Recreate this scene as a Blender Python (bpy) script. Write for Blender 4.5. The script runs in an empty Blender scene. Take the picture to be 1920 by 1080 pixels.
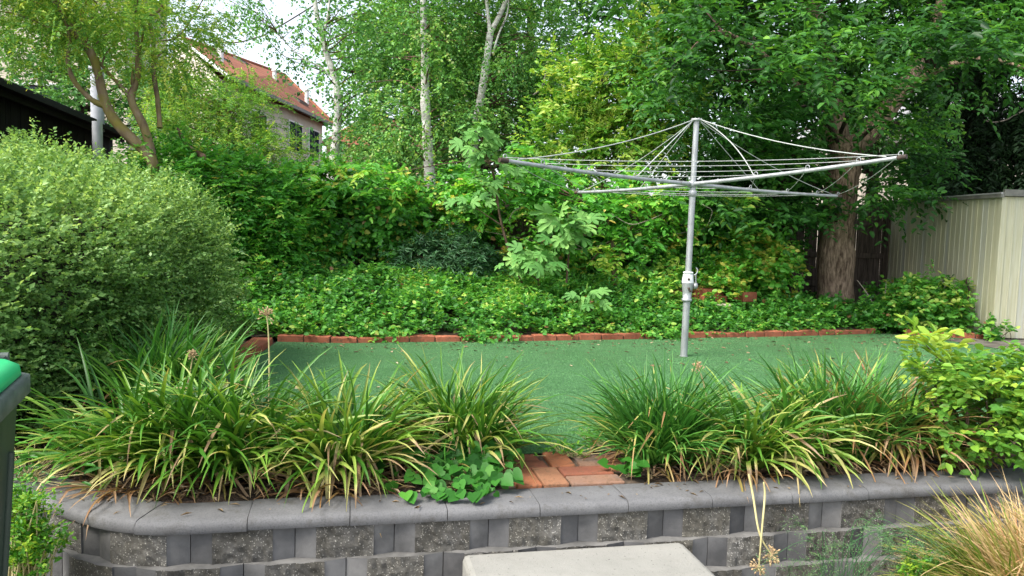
import bpy, math
import numpy as np
from mathutils import Vector
rad = math.radians
S = bpy.context.scene

# ---------------------------------------------------------------- camera, world, sun, exposure
EYE = 1.074
F_PX = 1450.0                                   # focal length in pixels of the 1920 px wide photograph
PITCH, ROLL = rad(4.5), 0.030
_F = np.array([0, math.cos(PITCH), -math.sin(PITCH)])
_U0 = np.array([0, math.sin(PITCH), math.cos(PITCH)])
_R0 = np.array([1.0, 0, 0])
_R = _R0 * math.cos(ROLL) + _U0 * math.sin(ROLL)
_U = _U0 * math.cos(ROLL) - _R0 * math.sin(ROLL)
cd = bpy.data.cameras.new('camera'); cam = bpy.data.objects.new('camera', cd)
S.collection.objects.link(cam); S.camera = cam
cd.sensor_width = 36; cd.lens = 36 * F_PX / 1920
cd.clip_start = 0.05; cd.clip_end = 2000
from mathutils import Matrix
cam.matrix_world = Matrix(((_R[0], _U[0], -_F[0], 0), (_R[1], _U[1], -_F[1], 0), (_R[2], _U[2], -_F[2], EYE), (0, 0, 0, 1)))

SUN_EL, SUN_AZ = rad(52), rad(236)              # azimuth measured clockwise from +Y: behind the camera, to the left
W = bpy.data.worlds.new('World'); S.world = W; W.use_nodes = True
nt = W.node_tree; nt.nodes.clear()
sky = nt.nodes.new('ShaderNodeTexSky'); sky.sky_type = 'NISHITA'; sky.sun_disc = False
sky.sun_elevation = SUN_EL; sky.sun_rotation = SUN_AZ
sky.air_density = 1.0; sky.dust_density = 3.0; sky.ozone_density = 1.0; sky.altitude = 50
bg = nt.nodes.new('ShaderNodeBackground'); bg.inputs[1].default_value = 0.15
wo = nt.nodes.new('ShaderNodeOutputWorld')
hs = nt.nodes.new('ShaderNodeHueSaturation'); hs.inputs['Saturation'].default_value = .5
nt.links.new(sky.outputs[0], hs.inputs['Color']); nt.links.new(hs.outputs[0], bg.inputs[0]); nt.links.new(bg.outputs[0], wo.inputs[0])
sd = bpy.data.lights.new('sun', 'SUN'); sd.energy = 1.9; sd.angle = rad(22); sd.color = (1, 0.955, 0.87)
sun = bpy.data.objects.new('sun', sd); S.collection.objects.link(sun)
to_sun = Vector((math.sin(SUN_AZ) * math.cos(SUN_EL), math.cos(SUN_AZ) * math.cos(SUN_EL), math.sin(SUN_EL)))
sun.rotation_euler = to_sun.to_track_quat('Z', 'Y').to_euler()
S.view_settings.view_transform = 'Standard'; S.view_settings.look = 'None'
S.view_settings.exposure = 1.48; S.view_settings.gamma = 1
S.cycles.max_bounces = 6; S.cycles.diffuse_bounces = 3; S.cycles.glossy_bounces = 2
S.cycles.transmission_bounces = 4; S.cycles.transparent_max_bounces = 4

# ---------------------------------------------------------------- helpers
def ray(px, py):
    return _F + _R * ((px - 960) / F_PX) - _U * ((py - 540) / F_PX)
def gnd(px, py, z=0.0):                         # point of the level z seen at a photo pixel
    d = ray(px, py); t = (z - EYE) / d[2]
    return np.array([d[0] * t, d[1] * t, z])
def at(px, py, Y):                              # point at distance Y seen at a photo pixel
    d = ray(px, py); t = Y / d[1]
    return np.array([d[0] * t, Y, EYE + d[2] * t])
def vec(*a): return np.array(a, float)
def unit(v): return v / (np.linalg.norm(v, axis=-1, keepdims=True) + 1e-9)

def tag(o, label=None, cat=None, group=None, kind=None):
    if label: o['label'] = label
    if cat: o['category'] = cat
    if group: o['group'] = group
    if kind: o['kind'] = kind
    return o
def thing(name, loc, label, cat, group=None):
    o = bpy.data.objects.new(name, None); S.collection.objects.link(o)
    o.location = Vector(loc); o.empty_display_size = .1
    return tag(o, label, cat, group)
def place(name, me, parent=None, mats=()):
    o = bpy.data.objects.new(name, me); S.collection.objects.link(o)
    for m in mats: me.materials.append(m)
    if parent is not None:
        o.parent = parent
    return o
def origin_of(parent):
    v = np.zeros(3)
    while parent is not None:
        v = v + np.array(parent.location); parent = parent.parent
    return v

class MB:
    """collects shapes (world coordinates) and links them as ONE mesh object"""
    def __init__(s): s.v = []; s.f = []; s.m = []; s.sm = []
    def add(s, V, Fc, mi=0, smooth=False):
        b = len(s.v); s.v.extend([tuple(map(float, x)) for x in V])
        for q in Fc: s.f.append([b + i for i in q]); s.m.append(mi); s.sm.append(smooth)
    def box(s, c, size, ax=None, mi=0):
        """box centred at c; ax = 3 unit vectors"""
        c = np.array(c, float); A = np.eye(3) if ax is None else np.array(ax, float)
        h = np.array(size, float) / 2
        V = [c + A[0] * h[0] * i + A[1] * h[1] * j + A[2] * h[2] * k for i in (-1, 1) for j in (-1, 1) for k in (-1, 1)]
        s.add(V, [(0, 1, 3, 2), (4, 6, 7, 5), (0, 4, 5, 1), (2, 3, 7, 6), (0, 2, 6, 4), (1, 5, 7, 3)], mi)
    def tube(s, pts, r, seg=8, mi=0, cap=True):
        P = np.array(pts, float); n = len(P)
        R = np.full(n, r, float) if np.isscalar(r) else np.array(r, float)
        T = unit(np.gradient(P, axis=0)); up = vec(0.31, 0.17, 0.93)
        if abs(np.dot(T[0], unit(up))) > .9: up = vec(1, .1, 0)
        a = unit(np.cross(T[0], up)); V = []
        for i in range(n):
            a = unit(a - T[i] * np.dot(a, T[i])); b = np.cross(T[i], a)
            for k in range(seg):
                w = 2 * math.pi * k / seg
                V.append(P[i] + R[i] * (a * math.cos(w) + b * math.sin(w)))
        Fc = [(i * seg + k, i * seg + (k + 1) % seg, (i + 1) * seg + (k + 1) % seg, (i + 1) * seg + k) for i in range(n - 1) for k in range(seg)]
        s.add(V, Fc, mi, True)
        if cap:
            s.add(V[:seg], [tuple(range(seg))[::-1]], mi); s.add(V[-seg:], [tuple(range(seg))], mi)
    def lathe(s, c, prof, seg=16, axis=None, mi=0):
        c = np.array(c, float)
        z = vec(0, 0, 1) if axis is None else unit(np.array(axis, float))
        a = unit(np.cross(z, vec(0.2, 1, 0.1))); b = np.cross(z, a); V = []
        for r, h in prof:
            for k in range(seg):
                w = 2 * math.pi * k / seg; V.append(c + z * h + r * (a * math.cos(w) + b * math.sin(w)))
        n = len(prof)
        s.add(V, [(i * seg + k, i * seg + (k + 1) % seg, (i + 1) * seg + (k + 1) % seg, (i + 1) * seg + k) for i in range(n - 1) for k in range(seg)], mi, True)
        s.add(V[:seg], [tuple(range(seg))[::-1]], mi); s.add(V[-seg:], [tuple(range(seg))], mi)
    def build(s, name, mats, parent=None, bevel=0):
        me = bpy.data.meshes.new(name); off = origin_of(parent)
        me.from_pydata([tuple(np.array(v) - off) for v in s.v], [], s.f); me.update()
        me.polygons.foreach_set('material_index', s.m); me.polygons.foreach_set('use_smooth', s.sm)
        o = place(name, me, parent, mats if isinstance(mats, (list, tuple)) else [mats])
        if bevel:
            b = o.modifiers.new('bevel', 'BEVEL'); b.width = bevel; b.segments = 2; b.limit_method = 'ANGLE'; b.angle_limit = rad(40)
        return o

def smooth_path(pts, n=24):
    P = np.array(pts, float)
    if len(P) < 3: return np.array([P[0] + (P[-1] - P[0]) * t for t in np.linspace(0, 1, max(2, n // 4))])
    Q = np.vstack([2 * P[0] - P[1], P, 2 * P[-1] - P[-2]]); out = []
    m = len(P) - 1; k = max(2, n // m)
    for i in range(m):
        p0, p1, p2, p3 = Q[i:i + 4]
        for t in np.linspace(0, 1, k, endpoint=False):
            out.append(.5 * (2 * p1 + (p2 - p0) * t + (2 * p0 - 5 * p1 + 4 * p2 - p3) * t * t + (3 * p1 - p0 - 3 * p2 + p3) * t ** 3))
    out.append(P[-1]); return np.array(out)
def pix_path(rows, n=24):
    """rows of (px, py, Y, radius) -> smoothed points and radii"""
    P = smooth_path([at(a, b, c) for a, b, c, _ in rows], n)
    r = np.interp(np.linspace(0, 1, len(P)), np.linspace(0, 1, len(rows)), [x[3] for x in rows])
    return P, r

# ---------------------------------------------------------------- materials
class NT:
    def __init__(s, name):
        s.mat = bpy.data.materials.new(name); s.mat.use_nodes = True
        s.t = s.mat.node_tree; s.t.nodes.clear()
        s.out = s.n('ShaderNodeOutputMaterial'); s.p = s.n('ShaderNodeBsdfPrincipled')
        s.l(s.p.outputs[0], s.out.inputs[0])
    def n(s, t, **k):
        x = s.t.nodes.new(t)
        for a, b in k.items(): setattr(x, a, b)
        return x
    def l(s, a, b): s.t.links.new(a, b)
    def coord(s, which='Object', scale=(1, 1, 1)):
        c = s.n('ShaderNodeTexCoord'); m = s.n('ShaderNodeMapping'); m.inputs['Scale'].default_value = scale
        s.l(c.outputs[which], m.inputs[0]); return m.outputs[0]
    def noise(s, co, scale, detail=4, rough=.6):
        x = s.n('ShaderNodeTexNoise'); x.inputs['Scale'].default_value = scale
        x.inputs['Detail'].default_value = detail; x.inputs['Roughness'].default_value = rough
        s.l(co, x.inputs['Vector']); return x.outputs['Fac']
    def ramp(s, fac, stops, interp='LINEAR'):
        r = s.n('ShaderNodeValToRGB'); e = r.color_ramp.elements; r.color_ramp.interpolation = interp
        while len(e) < len(stops): e.new(.5)
        for i, (p, c) in enumerate(stops):
            e[i].position = p; e[i].color = (*c, 1) if len(c) == 3 else c
        s.l(fac, r.inputs[0]); return r.outputs[0]
    def mix(s, fac, a, b, mode='MIX'):
        m = s.n('ShaderNodeMixRGB', blend_type=mode)
        for i, x in ((0, fac), (1, a), (2, b)):
            if hasattr(x, 'links'): s.l(x, m.inputs[i])
            elif isinstance(x, (int, float)): m.inputs[i].default_value = x
            else: m.inputs[i].default_value = (*x, 1)
        return m.outputs[0]
    def bump(s, h, strength=.4, dist=.01):
        b = s.n('ShaderNodeBump'); b.inputs['Strength'].default_value = strength; b.inputs['Distance'].default_value = dist
        s.l(h, b.inputs['Height']); s.l(b.outputs[0], s.p.inputs['Normal'])
    def base(s, c): s.l(c, s.p.inputs['Base Color'])
    def set(s, rough=.6, metal=0, spec=.5):
        s.p.inputs['Roughness'].default_value = rough; s.p.inputs['Metallic'].default_value = metal
        s.p.inputs['Specular IOR Level'].default_value = spec; return s

def surface(name, c1, c2, scale=8, rough=.7, bump=.3, bscale=60, dist=.004, metal=0, stretch=(1, 1, 1), spec=.4, lo=.35, hi=.65):
    m = NT(name).set(rough, metal, spec); co = m.coord('Object', stretch)
    m.base(m.ramp(m.noise(co, scale), [(lo, c1), (hi, c2)]))
    if bump: m.bump(m.noise(co, bscale, 3), bump, dist)
    return m.mat
def leaf(name, stops, trans=.3, rough=.5, spec=.35, glow=1.25):
    m = NT(name).set(rough, 0, spec)
    a = m.n('ShaderNodeAttribute', attribute_name='tint')
    c = m.ramp(a.outputs['Fac'], stops); m.base(c)
    tr = m.n('ShaderNodeBsdfTranslucent'); mx = m.n('ShaderNodeMixShader'); mx.inputs[0].default_value = trans
    m.l(m.mix(1.0, c, (1.15 * glow, 1.0 * glow, .55 * glow), 'MULTIPLY'), tr.inputs[0])
    m.l(m.p.outputs[0], mx.inputs[1]); m.l(tr.outputs[0], mx.inputs[2]); m.l(mx.outputs[0], m.out.inputs[0])
    return m.mat
def bark(name, c1, c2, scale=18, stretch=(1, 1, .25), bump=.9, dist=.02, c3=None):
    m = NT(name).set(.9, 0, .2); co = m.coord('Object', stretch)
    n = m.noise(co, scale, 6, .65)
    c = m.ramp(n, [(.36, c1), (.62, c2)])
    if c3 is not None: c = m.mix(m.ramp(m.noise(m.coord(), 3.0), [(.45, (0, 0, 0)), (.65, (1, 1, 1))]), c, c3)
    m.base(c); m.bump(n, bump, dist); return m.mat

# ---------------------------------------------------------------- foliage
SHAPES = {   # along, across, up
    'diamond': ([(0, 0, 0), (.45, .5, .12), (1, 0, -.05), (.45, -.5, .12)], [(0, 2, 1), (0, 3, 2)]),
    'oval': ([(0, 0, 0), (.3, .45, .1), (.72, .36, .06), (1, 0, -.1), (.72, -.36, .06), (.3, -.45, .1)], [(0, 3, 2, 1), (0, 5, 4, 3)]),
    'heart': ([(.06, 0, 0), (-.08, .26, .06), (.12, .5, .1), (.45, .46, .06), (.8, .2, 0), (1, 0, -.08), (.8, -.2, 0), (.45, -.46, .06), (.12, -.5, .1), (-.08, -.26, .06), (.5, 0, -.04)],
              [(0, 10, 2, 1), (10, 3, 2), (10, 5, 4, 3), (0, 9, 8, 10), (10, 8, 7), (10, 7, 6, 5)]),
}
def _fig():
    lobes = [(-1.25, .55), (-.62, .82), (0, 1.0), (.62, .82), (1.25, .55)]
    V = [(0, 0, 0), (.32, 0, .02)]; ring = [(.02, -.1, 0)]
    for i, (a, l) in enumerate(lobes):
        d = (math.cos(a), math.sin(a)); q = (-d[1], d[0]); base = (.18, 0)
        for u, w in ((.62, -.11), (.88, -.12), (1, 0), (.88, .12), (.62, .11)):
            x = base[0] + d[0] * l * u * .82 + q[0] * w; y = d[1] * l * u * .82 + q[1] * w
            ring.append((x, y, -.16 * (u * l) ** 2 + (.05 if abs(w) > .05 else 0)))
        if i < 4:
            b = (a + lobes[i + 1][0]) / 2; ring.append((.2 + math.cos(b) * .3, math.sin(b) * .3, .0))
    ring.append((.02, .1, 0)); n0 = len(V); V += ring; n = len(ring)
    Fc = [(1, n0 + i, n0 + i + 1) for i in range(n - 1)] + [(1, n0 + n - 1, 0), (1, 0, n0)]
    return V, Fc
SHAPES['fig'] = _fig()

class Leaves:
    def __init__(s): s.V = []; s.F3 = []; s.F4 = []; s.T = []; s.n = 0
    def add(s, P, A, N, L, Wd, tint, shape='diamond'):
        T, Fc = SHAPES[shape]; T = np.array(T, float); n = len(P); k = len(T)
        A = unit(A); N = unit(N - A * np.sum(N * A, 1, keepdims=True)); B = np.cross(N, A)
        L = np.broadcast_to(np.asarray(L, float), (n,))[:, None, None]; Wd = np.broadcast_to(np.asarray(Wd, float), (n,))[:, None, None]
        V = P[:, None, :] + A[:, None] * T[None, :, 0:1] * L + B[:, None] * T[None, :, 1:2] * Wd + N[:, None] * T[None, :, 2:3] * L
        s.V.append(V.reshape(-1, 3)); s.T.append(np.repeat(np.clip(tint, 0, 1), k))
        base = s.n + np.arange(n)[:, None] * k
        for q in (3, 4):
            fs = [x for x in Fc if len(x) == q]
            if fs:
                a = (base[:, :, None] + np.array(fs)[None]).reshape(-1, q)
                (s.F3 if q == 3 else s.F4).append(a)
        s.n += n * k
    def grid(s, V, tint):
        """ribbons: V (n, rows, 3 across, 3), tint (n, rows)"""
        n, r = V.shape[:2]; s.V.append(V.reshape(-1, 3)); s.T.append(np.repeat(np.clip(tint, 0, 1).reshape(-1), 3))
        i = np.arange(n)[:, None, None] * r * 3 + np.arange(r - 1)[None, :, None] * 3 + np.arange(2)[None, None, :] + s.n
        s.F4.append(np.stack([i, i + 1, i + 4, i + 3], -1).reshape(-1, 4)); s.n += n * r * 3
    def build(s, name, mat, parent=None, smooth=False):
        V = np.concatenate(s.V) - origin_of(parent); T = np.concatenate(s.T)
        f3 = np.concatenate(s.F3) if s.F3 else np.zeros((0, 3), int); f4 = np.concatenate(s.F4) if s.F4 else np.zeros((0, 4), int)
        me = bpy.data.meshes.new(name); me.vertices.add(len(V)); me.vertices.foreach_set('co', V.astype(np.float32).ravel())
        lv = np.concatenate([f3.ravel(), f4.ravel()]).astype(np.int32); me.loops.add(len(lv)); me.loops.foreach_set('vertex_index', lv)
        st = np.concatenate([np.arange(len(f3)) * 3, len(f3) * 3 + np.arange(len(f4)) * 4]).astype(np.int32)
        me.polygons.add(len(st)); me.polygons.foreach_set('loop_start', st)
        me.update(calc_edges=True)
        me.attributes.new('tint', 'FLOAT', 'POINT').data.foreach_set('value', T.astype(np.float32))
        if smooth: me.polygons.foreach_set('use_smooth', np.ones(len(st), bool))
        return place(name, me, parent, [mat])

def clumps(lv, rng, C, O, r=.3, ns=10, nl=12, sl=.25, ll=.06, lw=.035, flat=.7, droop=.15, up=.25, outw=.6, jit=.45,
           spread=.9, tint=(.45, .14, .12), shape='diamond', nup=.7, nout=.4, njit=.45, shell=False, dead=.006, patch=.10):
    """sprays of leaves: m clump centres C with outward directions O, ns twigs each, nl leaves along each twig"""
    C = np.asarray(C, float); O = unit(np.asarray(O, float)); m = len(C)
    ct = tint[0] + rng.normal(size=m) * tint[1]
    q = rng.normal(size=(m, ns, 3)); q = unit(q) * rng.uniform(.35, 1, (m, ns, 1)) if shell else q * .6
    X = C[:, None] + q * r * vec(1, 1, flat)
    D = O[:, None] * outw + rng.normal(size=(m, ns, 3)) * jit + (q * .5 if shell else 0) + vec(0, 0, up)
    D = unit(D); Ls = sl * rng.uniform(.6, 1.3, (m, ns, 1))
    t = (np.arange(nl) + rng.uniform(0, 1, (m, ns, nl))) / nl
    P = X[:, :, None] + D[:, :, None] * (Ls * t)[..., None] - vec(0, 0, 1) * (droop * Ls * t * t)[..., None]
    side = unit(np.cross(D, np.broadcast_to(vec(0, 0, 1), D.shape)) + rng.normal(size=D.shape) * .15)
    sg = np.where((np.arange(nl) % 2) == 0, 1.0, -1.0)[None, None, :, None]
    A = D[:, :, None] * (1 - .5 * spread) + side[:, :, None] * sg * spread + rng.normal(size=P.shape) * .22 - vec(0, 0, 1) * droop * .8
    N = vec(0, 0, nup) + O[:, None, None] * nout + rng.normal(size=P.shape) * njit
    k = m * ns * nl; sz = rng.uniform(.5, 1.25, k)
    ct = ct + patch * np.sin(C[:, 0] * 4.3 + C[:, 1] * 1.7 + 1) * np.sin(C[:, 2] * 5.1 - C[:, 0] * 2.3)
    tt = (ct[:, None, None] + rng.normal(size=(m, ns, 1)) * tint[2] * .6 + rng.normal(size=(m, ns, nl)) * tint[2]).reshape(-1)
    tt = np.clip(tt, 0, .93); tt[rng.uniform(0, 1, k) < dead] = 1.0
    lv.add(P.reshape(k, 3), A.reshape(k, 3), N.reshape(k, 3), ll * sz, lw * sz, tt, shape)

def in_ellipsoids(rng, ells, n, inner=.5):
    """clump centres spread over ellipsoids ((centre), (radii), weight)"""
    w = np.array([e[2] for e in ells], float); idx = rng.choice(len(ells), n, p=w / w.sum())
    c = np.array([e[0] for e in ells])[idx]; R = np.array([e[1] for e in ells], float)[idx]
    d = unit(rng.normal(size=(n, 3))); u = rng.uniform(inner ** 3, 1, (n, 1)) ** (1 / 3)
    return c + d * R * u, unit(d / R)
def limbs(mb, rng, spine, rspine, targets, r0=.02, r1=.004, sag=.12, seg=5):
    spine = np.array(spine)
    for T in targets:
        d = np.linalg.norm(spine - T, axis=1) + np.maximum(0, spine[:, 2] - T[2] + .2) * 2.0
        i = int(np.argmin(d)); a = spine[i]; mid = (a + T) / 2 + rng.normal(size=3) * .08 * np.linalg.norm(T - a) + vec(0, 0, sag * np.linalg.norm(T - a) * .5)
        P = smooth_path([a, mid, T], 8); rr = min(r0, rspine[i] * .7)
        mb.tube(P, np.linspace(rr, r1, len(P)), seg, 0, False)

def strappy(lv, rng, base, n, L=(.35, .6), w=.011, lean=(.1, 1.15), curl=1.5, spread=.09, tint=(.4, .12), tip=.35, seg=8, zsq=1.0, azim=None):
    """arching strap leaves from one crown"""
    base = np.array(base, float); az = rng.uniform(0, 2 * math.pi, n) if azim is None else rng.normal(azim[0], azim[1], n)
    u = rng.uniform(0, 1, n); ph0 = lean[0] + (lean[1] - lean[0]) * u ** .8
    Lb = rng.uniform(*L, n) * (1 - .15 * u); cu = curl * rng.uniform(.35, 1.15, n)
    rr = spread * np.sqrt(rng.uniform(0, 1, n)); a2 = az + rng.normal(size=n) * .6
    P = np.stack([base[0] + rr * np.cos(a2), base[1] + rr * np.sin(a2), np.full(n, base[2])], 1)
    rows = [P]; dz = Lb / seg; kink = rng.normal(size=n) * .12
    T = np.linspace(0, 1, seg + 1); dirs = []; bk = np.where(rng.uniform(0, 1, n) < .13, rng.uniform(.35, .8, n), 9.0); ba = rng.uniform(.7, 1.5, n)
    for i in range(seg):
        ph = np.minimum(ph0 + cu * T[i + 1] ** 1.6 + ba * (T[i + 1] > bk), 2.9); a = az + kink * T[i] * 2
        d = np.stack([np.sin(ph) * np.cos(a), np.sin(ph) * np.sin(a), np.cos(ph) * zsq], 1); dirs.append(d)
        rows.append(rows[-1] + d * dz[:, None])
    dirs.append(dirs[-1]); R = np.stack(rows, 1); D = np.stack(dirs, 1)
    R[..., 2] = np.maximum(R[..., 2], base[2] - .02 - .08 * rng.uniform(0, 1, (n, 1)) - .04 * (rng.uniform(0, 1, (n, 1)) > .93))
    side = np.stack([-np.sin(az), np.cos(az), np.zeros(n)], 1); tw = rng.normal(size=(n, 1, 1)) * .5
    up = unit(np.cross(D, np.broadcast_to(side[:, None], D.shape)))
    sv = unit(side[:, None] + up * tw)
    wd = (w * rng.uniform(.6, 1.2, n))[:, None] * (np.array([.7, .9, 1, 1, .97, .9, .75, .5, .06])[None, :seg + 1])
    nv = np.cross(D, sv)
    V = np.stack([R - sv * wd[..., None] / 2 + nv * wd[..., None] * .18, R - nv * wd[..., None] * .1, R + sv * wd[..., None] / 2 + nv * wd[..., None] * .18], 2)
    tt = tint[0] + rng.normal(size=(n, 1)) * tint[1] + (u[:, None] - .4) * .22 + (tip * rng.uniform(0, 1, (n, 1)) ** 2) * 1.6 * T[None] ** 2.5 + .5 * (bk < 5)[:, None] * (T[None] > bk[:, None])
    lv.grid(V, tt)

# ---------------------------------------------------------------- material library
M = {}
M['turf'] = None
def make_turf():
    m = NT('artificial_turf').set(.85, 0, .2); co = m.coord()
    fine = m.noise(co, 120, 4, .85); tuft = m.noise(m.coord('Object', (1, .35, 1)), 60, 4, .75)
    c = m.ramp(fine, [(.34, (.034, .110, .038)), (.5, (.100, .265, .105)), (.66, (.22, .47, .215))])
    c = m.mix(1.0, c, m.ramp(tuft, [(.32, (.72, .74, .74)), (.62, (1.12, 1.08, 1.05))]), 'MULTIPLY')
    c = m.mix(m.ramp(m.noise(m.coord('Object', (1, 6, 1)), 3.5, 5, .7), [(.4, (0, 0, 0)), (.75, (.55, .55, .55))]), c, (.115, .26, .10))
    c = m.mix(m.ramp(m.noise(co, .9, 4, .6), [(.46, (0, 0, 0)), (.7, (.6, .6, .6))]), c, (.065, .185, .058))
    g = m.n('ShaderNodeSeparateXYZ'); m.l(m.coord(), g.inputs[0])
    def lin(a, b, k):                              # thin dark seam where two rolls of turf meet
        u = m.n('ShaderNodeMath', operation='MULTIPLY_ADD'); m.l(g.outputs[0], u.inputs[0]); u.inputs[1].default_value = -k; m.l(g.outputs[1], u.inputs[2])
        v = m.n('ShaderNodeMath', operation='SUBTRACT'); m.l(u.outputs[0], v.inputs[0]); v.inputs[1].default_value = a
        w = m.n('ShaderNodeMath', operation='ABSOLUTE'); m.l(v.outputs[0], w.inputs[0])
        return m.ramp(w.outputs[0], [(0, (.45, .45, .45)), (b, (0, 0, 0))])
    c = m.mix(lin(5.05, .012, .213), c, (.02, .06, .02))
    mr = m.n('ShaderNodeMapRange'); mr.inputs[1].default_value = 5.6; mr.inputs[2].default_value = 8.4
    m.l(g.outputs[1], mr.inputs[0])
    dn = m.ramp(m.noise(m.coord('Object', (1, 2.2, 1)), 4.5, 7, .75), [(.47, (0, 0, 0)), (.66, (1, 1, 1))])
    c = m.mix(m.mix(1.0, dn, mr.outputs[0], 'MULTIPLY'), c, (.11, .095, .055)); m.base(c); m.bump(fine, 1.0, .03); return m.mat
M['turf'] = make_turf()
M['soil'] = surface('garden_soil', (.018, .012, .008), (.07, .045, .028), 14, .95, 1, 40, .03)
M['mulch'] = surface('bark_mulch', (.02, .014, .01), (.11, .07, .045), 30, .95, 1, 60, .03)
M['pavement'] = surface('pavement_concrete', (.25, .245, .23), (.36, .35, .33), 6, .85, .3, 90)
M['path'] = surface('leaf_stained_concrete', (.07, .06, .045), (.20, .18, .15), 5, .9, .4, 90)
def make_cap():
    m = NT('grey_cap_concrete').set(.85, 0, .3); co = m.coord()
    c = m.ramp(m.noise(co, 3.5, 6, .65), [(.3, (.100, .100, .102)), (.7, (.178, .178, .180))])
    c = m.mix(m.ramp(m.noise(co, 240, 2, .6), [(.3, (.75, .75, .75)), (.7, (1.22, 1.22, 1.22))]), c, c, 'MIX')
    sp = m.ramp(m.noise(co, 170, 2, .6), [(.36, (.78, .78, .78)), (.5, (1, 1, 1)), (.66, (1.0, 1.0, 1.0)), (.74, (1.3, 1.28, 1.25))])
    c = m.mix(1.0, c, sp, 'MULTIPLY')
    st = m.ramp(m.noise(m.coord('Object', (1, 1, 1)), 7.0, 5, .7), [(.52, (1, 1, 1)), (.68, (.58, .555, .51))])
    m.base(m.mix(1.0, c, st, 'MULTIPLY')); m.bump(m.noise(co, 150, 3, .7), .4, .003); return m.mat
M['cap'] = make_cap()
def make_split(k=1.0, off=0.0):
    m = NT('split_face_block').set(.95, 0, .25); co = m.coord()
    c = m.ramp(m.noise(co, 26, 6, .75), [(.3, (.120, .115, .105)), (.52, (.190, .183, .167)), (.72, (.28, .272, .253))])
    v = m.n('ShaderNodeTexVoronoi'); v.inputs['Scale'].default_value = 165; m.l(co, v.inputs['Vector'])
    pick = m.ramp(v.outputs['Color'], [(.60, (0, 0, 0)), (.72, (1, 1, 1))])
    dist = m.ramp(v.outputs['Distance'], [(.28, (1, 1, 1)), (.42, (0, 0, 0))])
    c = m.mix(m.mix(1.0, pick, dist, 'MULTIPLY'), c, (.62, .60, .55))
    st = m.ramp(m.noise(m.coord('Object', (1, 1, .6)), 4.5 + off, 5, .7), [(.42, (k * .70, k * .68, k * .62)), (.62, (k, k, k))]); c = m.mix(1.0, c, st, 'MULTIPLY')
    m.base(c); m.bump(m.noise(co, 70, 6, .85), 1.0, .02); return m.mat
M['split'] = make_split()
BLOCK_TONES = []
M['smooth_block'] = surface('charcoal_block_side', (.060, .060, .061), (.135, .133, .132), 5, .8, .5, 160, .003)
M['block_top'] = surface('dusty_block_top', (.085, .083, .078), (.165, .161, .152), 9, .9, .6, 120, .004)
def make_step():
    m = NT('pale_concrete').set(.9, 0, .25); co = m.coord()
    c = m.ramp(m.noise(co, 3.5, 6, .7), [(.3, (.215, .211, .188)), (.65, (.27, .265, .238))])
    c = m.mix(m.ramp(m.noise(m.coord('Object', (1, 1.6, 1)), 9, 7, .75), [(.58, (0, 0, 0)), (.78, (.4, .4, .4))]), c, (.15, .14, .12))
    c = m.mix(m.ramp(m.noise(co, 95, 2, .5), [(.66, (0, 0, 0)), (.72, (.8, .8, .8))]), c, (.08, .075, .065))
    m.base(c); m.bump(m.noise(co, 110, 5, .75), .6, .005); return m.mat
M['step'] = make_step()
M['split_dark'] = make_split(.86, .7); M['split_pale'] = make_split(1.16, 1.3)
M['smooth_dark'] = surface('dark_block_side', (.045, .045, .046), (.105, .103, .102), 7, .8, .5, 160, .003)
M['smooth_pale'] = surface('pale_block_side', (.075, .074, .073), (.165, .162, .158), 6, .8, .5, 160, .003)
def make_brick(name, c1, c2, dirt=(.07, .055, .035)):
    m = NT(name).set(.9, 0, .2); co = m.coord()
    c = m.ramp(m.noise(co, 6, 6, .7), [(.3, c1), (.65, c2)])
    c = m.mix(m.ramp(m.noise(co, 24, 5, .8), [(.50, (0, 0, 0)), (.66, (.75, .75, .75))]), c, dirt)
    m.base(c); m.bump(m.noise(co, 60, 5, .8), .9, .008); return m.mat
M['terracotta'] = make_brick('terracotta_brick', (.20, .060, .033), (.42, .145, .08))
M['mortar'] = surface('dirty_mortar', (.05, .035, .025), (.11, .08, .055), 20, .95, .6, 60, .005)
M['paver_orange'] = make_brick('orange_clay_paver', (0.25, 0.09, 0.042), (0.42, 0.165, 0.08))
M['paver_tan'] = make_brick('tan_clay_paver', (0.19, 0.09, 0.05), (0.34, 0.165, 0.09))
M['paver_grey'] = make_brick('two_tone_grey_paver', (0.12, 0.11, 0.1), (0.3, 0.16, 0.1))
M['paver_red'] = make_brick('red_clay_paver', (0.16, 0.06, 0.04), (0.32, 0.115, 0.065))
def make_galv():
    m = NT('galvanised_steel').set(.48, .5, .4); co = m.coord()
    c = m.ramp(m.noise(m.coord('Object', (1, 1, .4)), 16, 5, .7), [(.3, (.26, .27, .275)), (.5, (.37, .385, .39)), (.7, (.46, .47, .475))])
    ru = m.ramp(m.noise(co, 9, 6, .75), [(.60, (0, 0, 0)), (.72, (.85, .85, .85))])
    m.base(m.mix(ru, c, (.16, .10, .06))); m.bump(m.noise(co, 120, 3), .15, .001); return m.mat
M['galv'] = make_galv()
M['wire'] = surface('plastic_coated_wire', (.33, .35, .33), (.46, .48, .45), 10, .5, 0)
M['white_paint'] = surface('worn_white_paint', (.62, .63, .64), (.76, .76, .76), 14, .5, .1, 100, .001)
M['dark_metal'] = surface('dark_rusty_bolt', (.03, .022, .018), (.08, .05, .035), 30, .7, .2, 100)
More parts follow.
